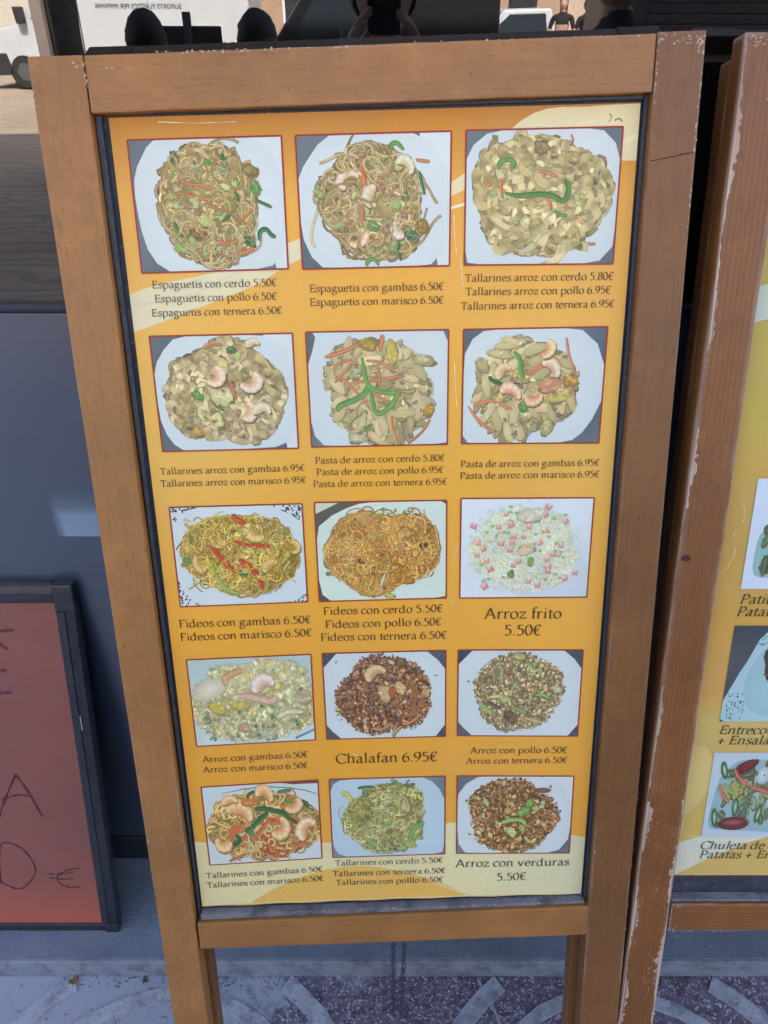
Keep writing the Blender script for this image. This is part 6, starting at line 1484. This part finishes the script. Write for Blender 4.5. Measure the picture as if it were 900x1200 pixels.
# houses across the street: they only show as light and as dim reflections
def house(x, wd, hgt, col, label, seed):
    h = empty('town_house', (x, -34, GZ), label, 'building', 'town houses across the street')
    m = stucco('house render', tuple(c*.85 for c in col), col, 8, .2)
    box('wall', -wd/2, wd/2, -8, 0, 0, hgt, m, h); box('cornice', -wd/2-.1, wd/2+.1, -8.2, .35, hgt+.003, hgt+.4, m, h)
    nn = int(wd//2.6)
    for f in range(int(hgt//3)):
        for k in range(nn):
            cx = -wd/2+(k+.5)*wd/nn; z0 = f*3+(.05 if f == 0 and k % 3 == 1 else .95)
            fr = box('door' if z0 < f*3+.5 else 'window', cx-.55, cx+.55, .003, .06, z0, f*3+2.4, trim_m if (k+seed) % 2 else simple_w, h, .01)
            box('pane', cx-.45, cx+.45, .063, .075, z0+.1, f*3+2.3, wdark, fr)
simple_w = simple('white window frame', (.6, .6, .58), .5)
for i, (x, wd, hg, col, lb) in enumerate(((-24, 12, 9, (.50, .40, .28), 'ochre rendered town house far left across the street'), (-11.5, 12.6, 12, (.52, .47, .40), 'cream town house behind the white van'), (1, 11.8, 10.5, (.36, .24, .17), 'brick coloured town house behind the pickup'), (13.5, 12.6, 12, (.46, .36, .28), 'tan town house to the right across the street'), (26, 12, 9, (.5, .45, .4), 'pale grey town house far right across the street'))):
    house(x, wd, hg, col, lb, i)
# ------------------------------------------------------------------ people (seen in the window's reflection)
skin_m = simple('skin', (0.45, 0.27, 0.19), .55, var=.06); hair_m = simple('dark hair', (.025, .018, .014), .6, var=.4, scale=60)
shoe_m = simple('dark shoes', (.03, .028, .026), .5); eye_m = simple('eye white', (.7, .7, .7), .3); lip_m = simple('lips', (.34, .13, .11), .5)
def cloth_m(n, c): return simple(n, c, .85, var=.18, scale=25, bump=.3)
def person(name, loc, rz, hgt, top, legs, label, arms='down', sleeve='long', hair='short', group=None, female=False):
    """one skinned body with five-fingered hands; +Y is the way it faces"""
    root = empty(name, loc, label, 'person', group); root.rotation_euler[2] = rz
    s = hgt/1.75
    sw = .185 if not female else .165
    V_, R_, E_, Z = [], [], [], []
    def v(p, r, z): V_.append(Vector(p)*s); R_.append((r if isinstance(r, tuple) else (r, r))); Z.append(z); return len(V_)-1
    def e(a, b): E_.append((a, b))
    pel = v((0, 0, .96), (.155, .115), 'L'); wst = v((0, .0, 1.10), (.14, .105), 'T'); ch = v((0, .0, 1.28), (.165, .12), 'T'); up = v((0, -.01, 1.41), (.12, .09), 'T'); nk = v((0, .0, 1.50), .052, 'T'); hd = v((0, .015, 1.56), .062, 'S')
    for a, b in ((pel, wst), (wst, ch), (ch, up), (up, nk), (nk, hd)): e(a, b)
    for sx in (-1, 1):
        hp = v((sx*.09, 0, .90), .098, 'L'); th = v((sx*.10, .01, .70), .082, 'L'); kn = v((sx*.10, .02, .50), .060, 'L'); cf = v((sx*.105, -.01, .34), .058, 'L'); an = v((sx*.11, -.02, .10), .042, 'L'); hl = v((sx*.11, -.02, .05), .042, 'F'); to = v((sx*.13, .14, .035), .036, 'F')
        for a, b in ((pel, hp), (hp, th), (th, kn), (kn, cf), (cf, an), (an, hl), (hl, to)): e(a, b)
        sh = v((sx*sw, -.01, 1.405), .062, 'T')
        if arms == 'phone':
            el = Vector((sx*.285, .07, 1.20)); wr = Vector((sx*.095, .31, 1.47)); hdir = Vector((-sx*.25, .25, .95)).normalized(); pn = Vector((-sx, .2, 0)).normalized()
        elif arms == 'fold':
            el = Vector((sx*.27, .0, 1.14)); wr = Vector((sx*.06, .17, 1.16)); hdir = Vector((-sx, .25, .05)).normalized(); pn = Vector((0, -1, .1)).normalized()
        else:
            el = Vector((sx*(sw+.06), -.02, 1.14)); wr = Vector((sx*(sw+.075), .05, .90)); hdir = Vector((0, .10, -1)).normalized(); pn = Vector((-sx, 0, 0))
        ue = Vector((sx*sw, -.01, 1.405)).lerp(el, .55)
        zf = 'T' if sleeve == 'long' else 'S'
        u1 = v(ue, .048, 'T'); e1 = v(el, .038, zf); f1 = v(el.lerp(wr, .4), .038, zf); w1 = v(wr, .026, 'S')
        pm_ = v(wr+hdir*.045, (.034, .017), 'S')
        for a, b in ((up, sh), (sh, u1), (u1, e1), (e1, f1), (f1, w1), (w1, pm_)): e(a, b)
        side = hdir.cross(pn).normalized()
        for k, (off, ln, rad) in enumerate(((-.030, .066, .0085), (-.010, .076, .009), (.010, .070, .0085), (.028, .054, .0075))):
            b0 = wr+hdir*.078+side*off; k0 = v(b0, rad, 'S'); e(pm_, k0)
            k1 = v(b0+hdir*ln*.5+pn*.010, rad*.95, 'S'); k2 = v(b0+hdir*ln*.86+pn*.032, rad*.8, 'S'); e(k0, k1); e(k1, k2)
        t0 = wr+hdir*.035-side*.034+pn*.008; t1 = v(t0, .011, 'S'); e(pm_, t1); t2 = v(t0+hdir*.030-side*.018+pn*.014, .0095, 'S'); t3 = v(t0+hdir*.056-side*.014+pn*.026, .008, 'S'); e(t1, t2); e(t2, t3)
    me = bpy.data.meshes.new('body'); me.from_pydata([tuple(p) for p in V_], E_, [])
    tmp = bpy.data.objects.new('body', me); COL.objects.link(tmp)
    md = tmp.modifiers.new('skin', 'SKIN'); md.use_smooth_shade = True
    if not me.skin_vertices: bpy.context.view_layer.update()
    lay = me.skin_vertices[0] if me.skin_vertices else None
    if lay is None:
        bm = bmesh.new(); bm.from_mesh(me); bm.verts.layers.skin.verify(); bm.to_mesh(me); bm.free(); lay = me.skin_vertices[0]
    for i, d_ in enumerate(lay.data): d_.radius = (R_[i][0]*s, R_[i][1]*s); d_.use_root = (i == 0)
    sb_ = tmp.modifiers.new('sub', 'SUBSURF'); sb_.levels = 2; sb_.render_levels = 2
    dg = bpy.context.evaluated_depsgraph_get(); dg.update(); out = bpy.data.meshes.new_from_object(tmp.evaluated_get(dg)); bpy.data.objects.remove(tmp)
    out.name = 'body'; out.materials.clear()
    mats = [skin_m, top, legs, shoe_m]; idx = {'S': 0, 'T': 1, 'L': 2, 'F': 3}
    from mathutils.kdtree import KDTree
    samp = []
    for a, b in E_:
        for t in (0.0, .25, .5, .75, 1.0): samp.append((V_[a].lerp(V_[b], t), Z[a] if t < .5 else Z[b]))
    kd = KDTree(len(samp)); [kd.insert(p, i) for i, (p, _z) in enumerate(samp)]; kd.balance()
    for p in out.polygons:
        _c, i, _d = kd.find(p.center); p.material_index = idx[samp[i][1]]
    body = obj('body', out, mats, root, smooth=True)
    # head with face, as part of the figure
    hz = 1.64*s; bm = bmesh.new(); sphere(bm, (0, .012*s, hz), .078*s, .098*s, .118*s, 24, 18)
    for q in bm.verts:
        z = (q.co.z-hz)/(.118*s); y = (q.co.y-.012*s)/(.098*s)
        if z < 0: q.co.x *= 1+.28*z; q.co.y = .012*s+(q.co.y-.012*s)*(1+.14*z)
        if y > .72 and -.55 < z < .28: q.co.y += .020*s*max(0, 1-abs(q.co.x)/(.02*s))*max(0, 1-abs(z+.15)/.4)   # nose
        if y > .5 and abs(z-.12) < .12 and .02*s < abs(q.co.x) < .045*s: q.co.y -= .006*s                          # eye sockets
    head = obj('head', bm, skin_m, root, smooth=True)
    for sx in (-1, 1):
        obj('ear', sphere(bmesh.new(), (sx*.079*s, .0, hz-.005*s), .010*s, .020*s, .030*s, 10, 8), skin_m, head, smooth=True)
        obj('eye', sphere(bmesh.new(), (sx*.030*s, .096*s, hz+.012*s), .012*s, .008*s, .007*s, 10, 8), eye_m, head, smooth=True)
    obj('mouth', sphere(bmesh.new(), (0, .094*s, hz-.062*s), .022*s, .008*s, .006*s, 10, 6), lip_m, head, smooth=True)
    bm = bmesh.new(); rr = random.Random(int(hgt*100)+len(label)); long_ = hair == 'long'
    sphere(bm, (0, -.004*s, hz+.018*s), .088*s, .108*s, .120*s, 26, 20)
    dele = [q for q in bm.verts if (q.co.y > .045*s and q.co.z < hz+.062*s) or (q.co.z < hz-(.075 if not long_ else .12)*s)]
    bmesh.ops.delete(bm, geom=dele, context='VERTS')
    for q in bm.verts: q.co += Vector((rr.gauss(0, 1), rr.gauss(0, 1), rr.gauss(0, 1)))*.0022*s
    if long_:
        tube(bm, [(0, -.07*s, hz), (0, -.085*s, hz-.12*s), (0, -.075*s, hz-.26*s)], [.075*s, .07*s, .03*s], 14)
    bmesh.ops.solidify(bm, geom=bm.faces[:], thickness=.006)
    obj('hair', bm, hair_m, head, smooth=True)
    return root
navy = cloth_m('navy jacket', (.018, .024, .045)); blk = cloth_m('black T-shirt', (.012, .012, .014)); jean = cloth_m('blue jeans', (.035, .055, .11)); teal = cloth_m('teal blue jacket', (.03, .085, .13)); grey = cloth_m('grey trousers', (.06, .06, .065))
person('person', (-0.0, -0.36, 0), 0, 1.74, navy, jean, 'photographer in a navy jacket holding a phone up with both hands', 'phone')
ph = empty('smartphone', (0, -0.030, CAM_H), 'black smartphone held up by the photographer', 'phone'); ph.rotation_euler[0] = -PITCH
box('phone_body', -.037, .037, -.0045, .0045, -.078, .074, simple('black phone glass', (.01, .01, .012), .15), ph, .004, 3)
obj('camera_lens', sphere(bmesh.new(), (0, .005, .0), .007, .0015, .007, 14, 8), simple('lens glass', (.02, .02, .04), .05), ph, smooth=True)
person('person', (-0.93, -1.55, 0), 2.9, 1.56, teal, grey, 'woman with long dark hair in a teal jacket behind the photographer', 'down', hair='long', female=True)
person('person', (-0.50, -1.60, 0), 3.3, 1.56, blk, jean, 'short haired man in a black T-shirt just behind the photographer', 'down', 'short')
person('person', (0.80, -1.15, 0), 2.8, 1.80, navy, grey, 'tall man in a dark jacket at the right behind the photographer', 'down')
person('person', (3.75, -17.2, GZ), .3, 1.78, blk, jean, 'man in a black T-shirt beside the white pickup, arms folded', 'fold', 'short')
person('person', (4.35, -17.6, GZ), -.4, 1.74, blk, grey, 'man in black T-shirt and grey trousers standing farthest right in the street', 'down', 'short')
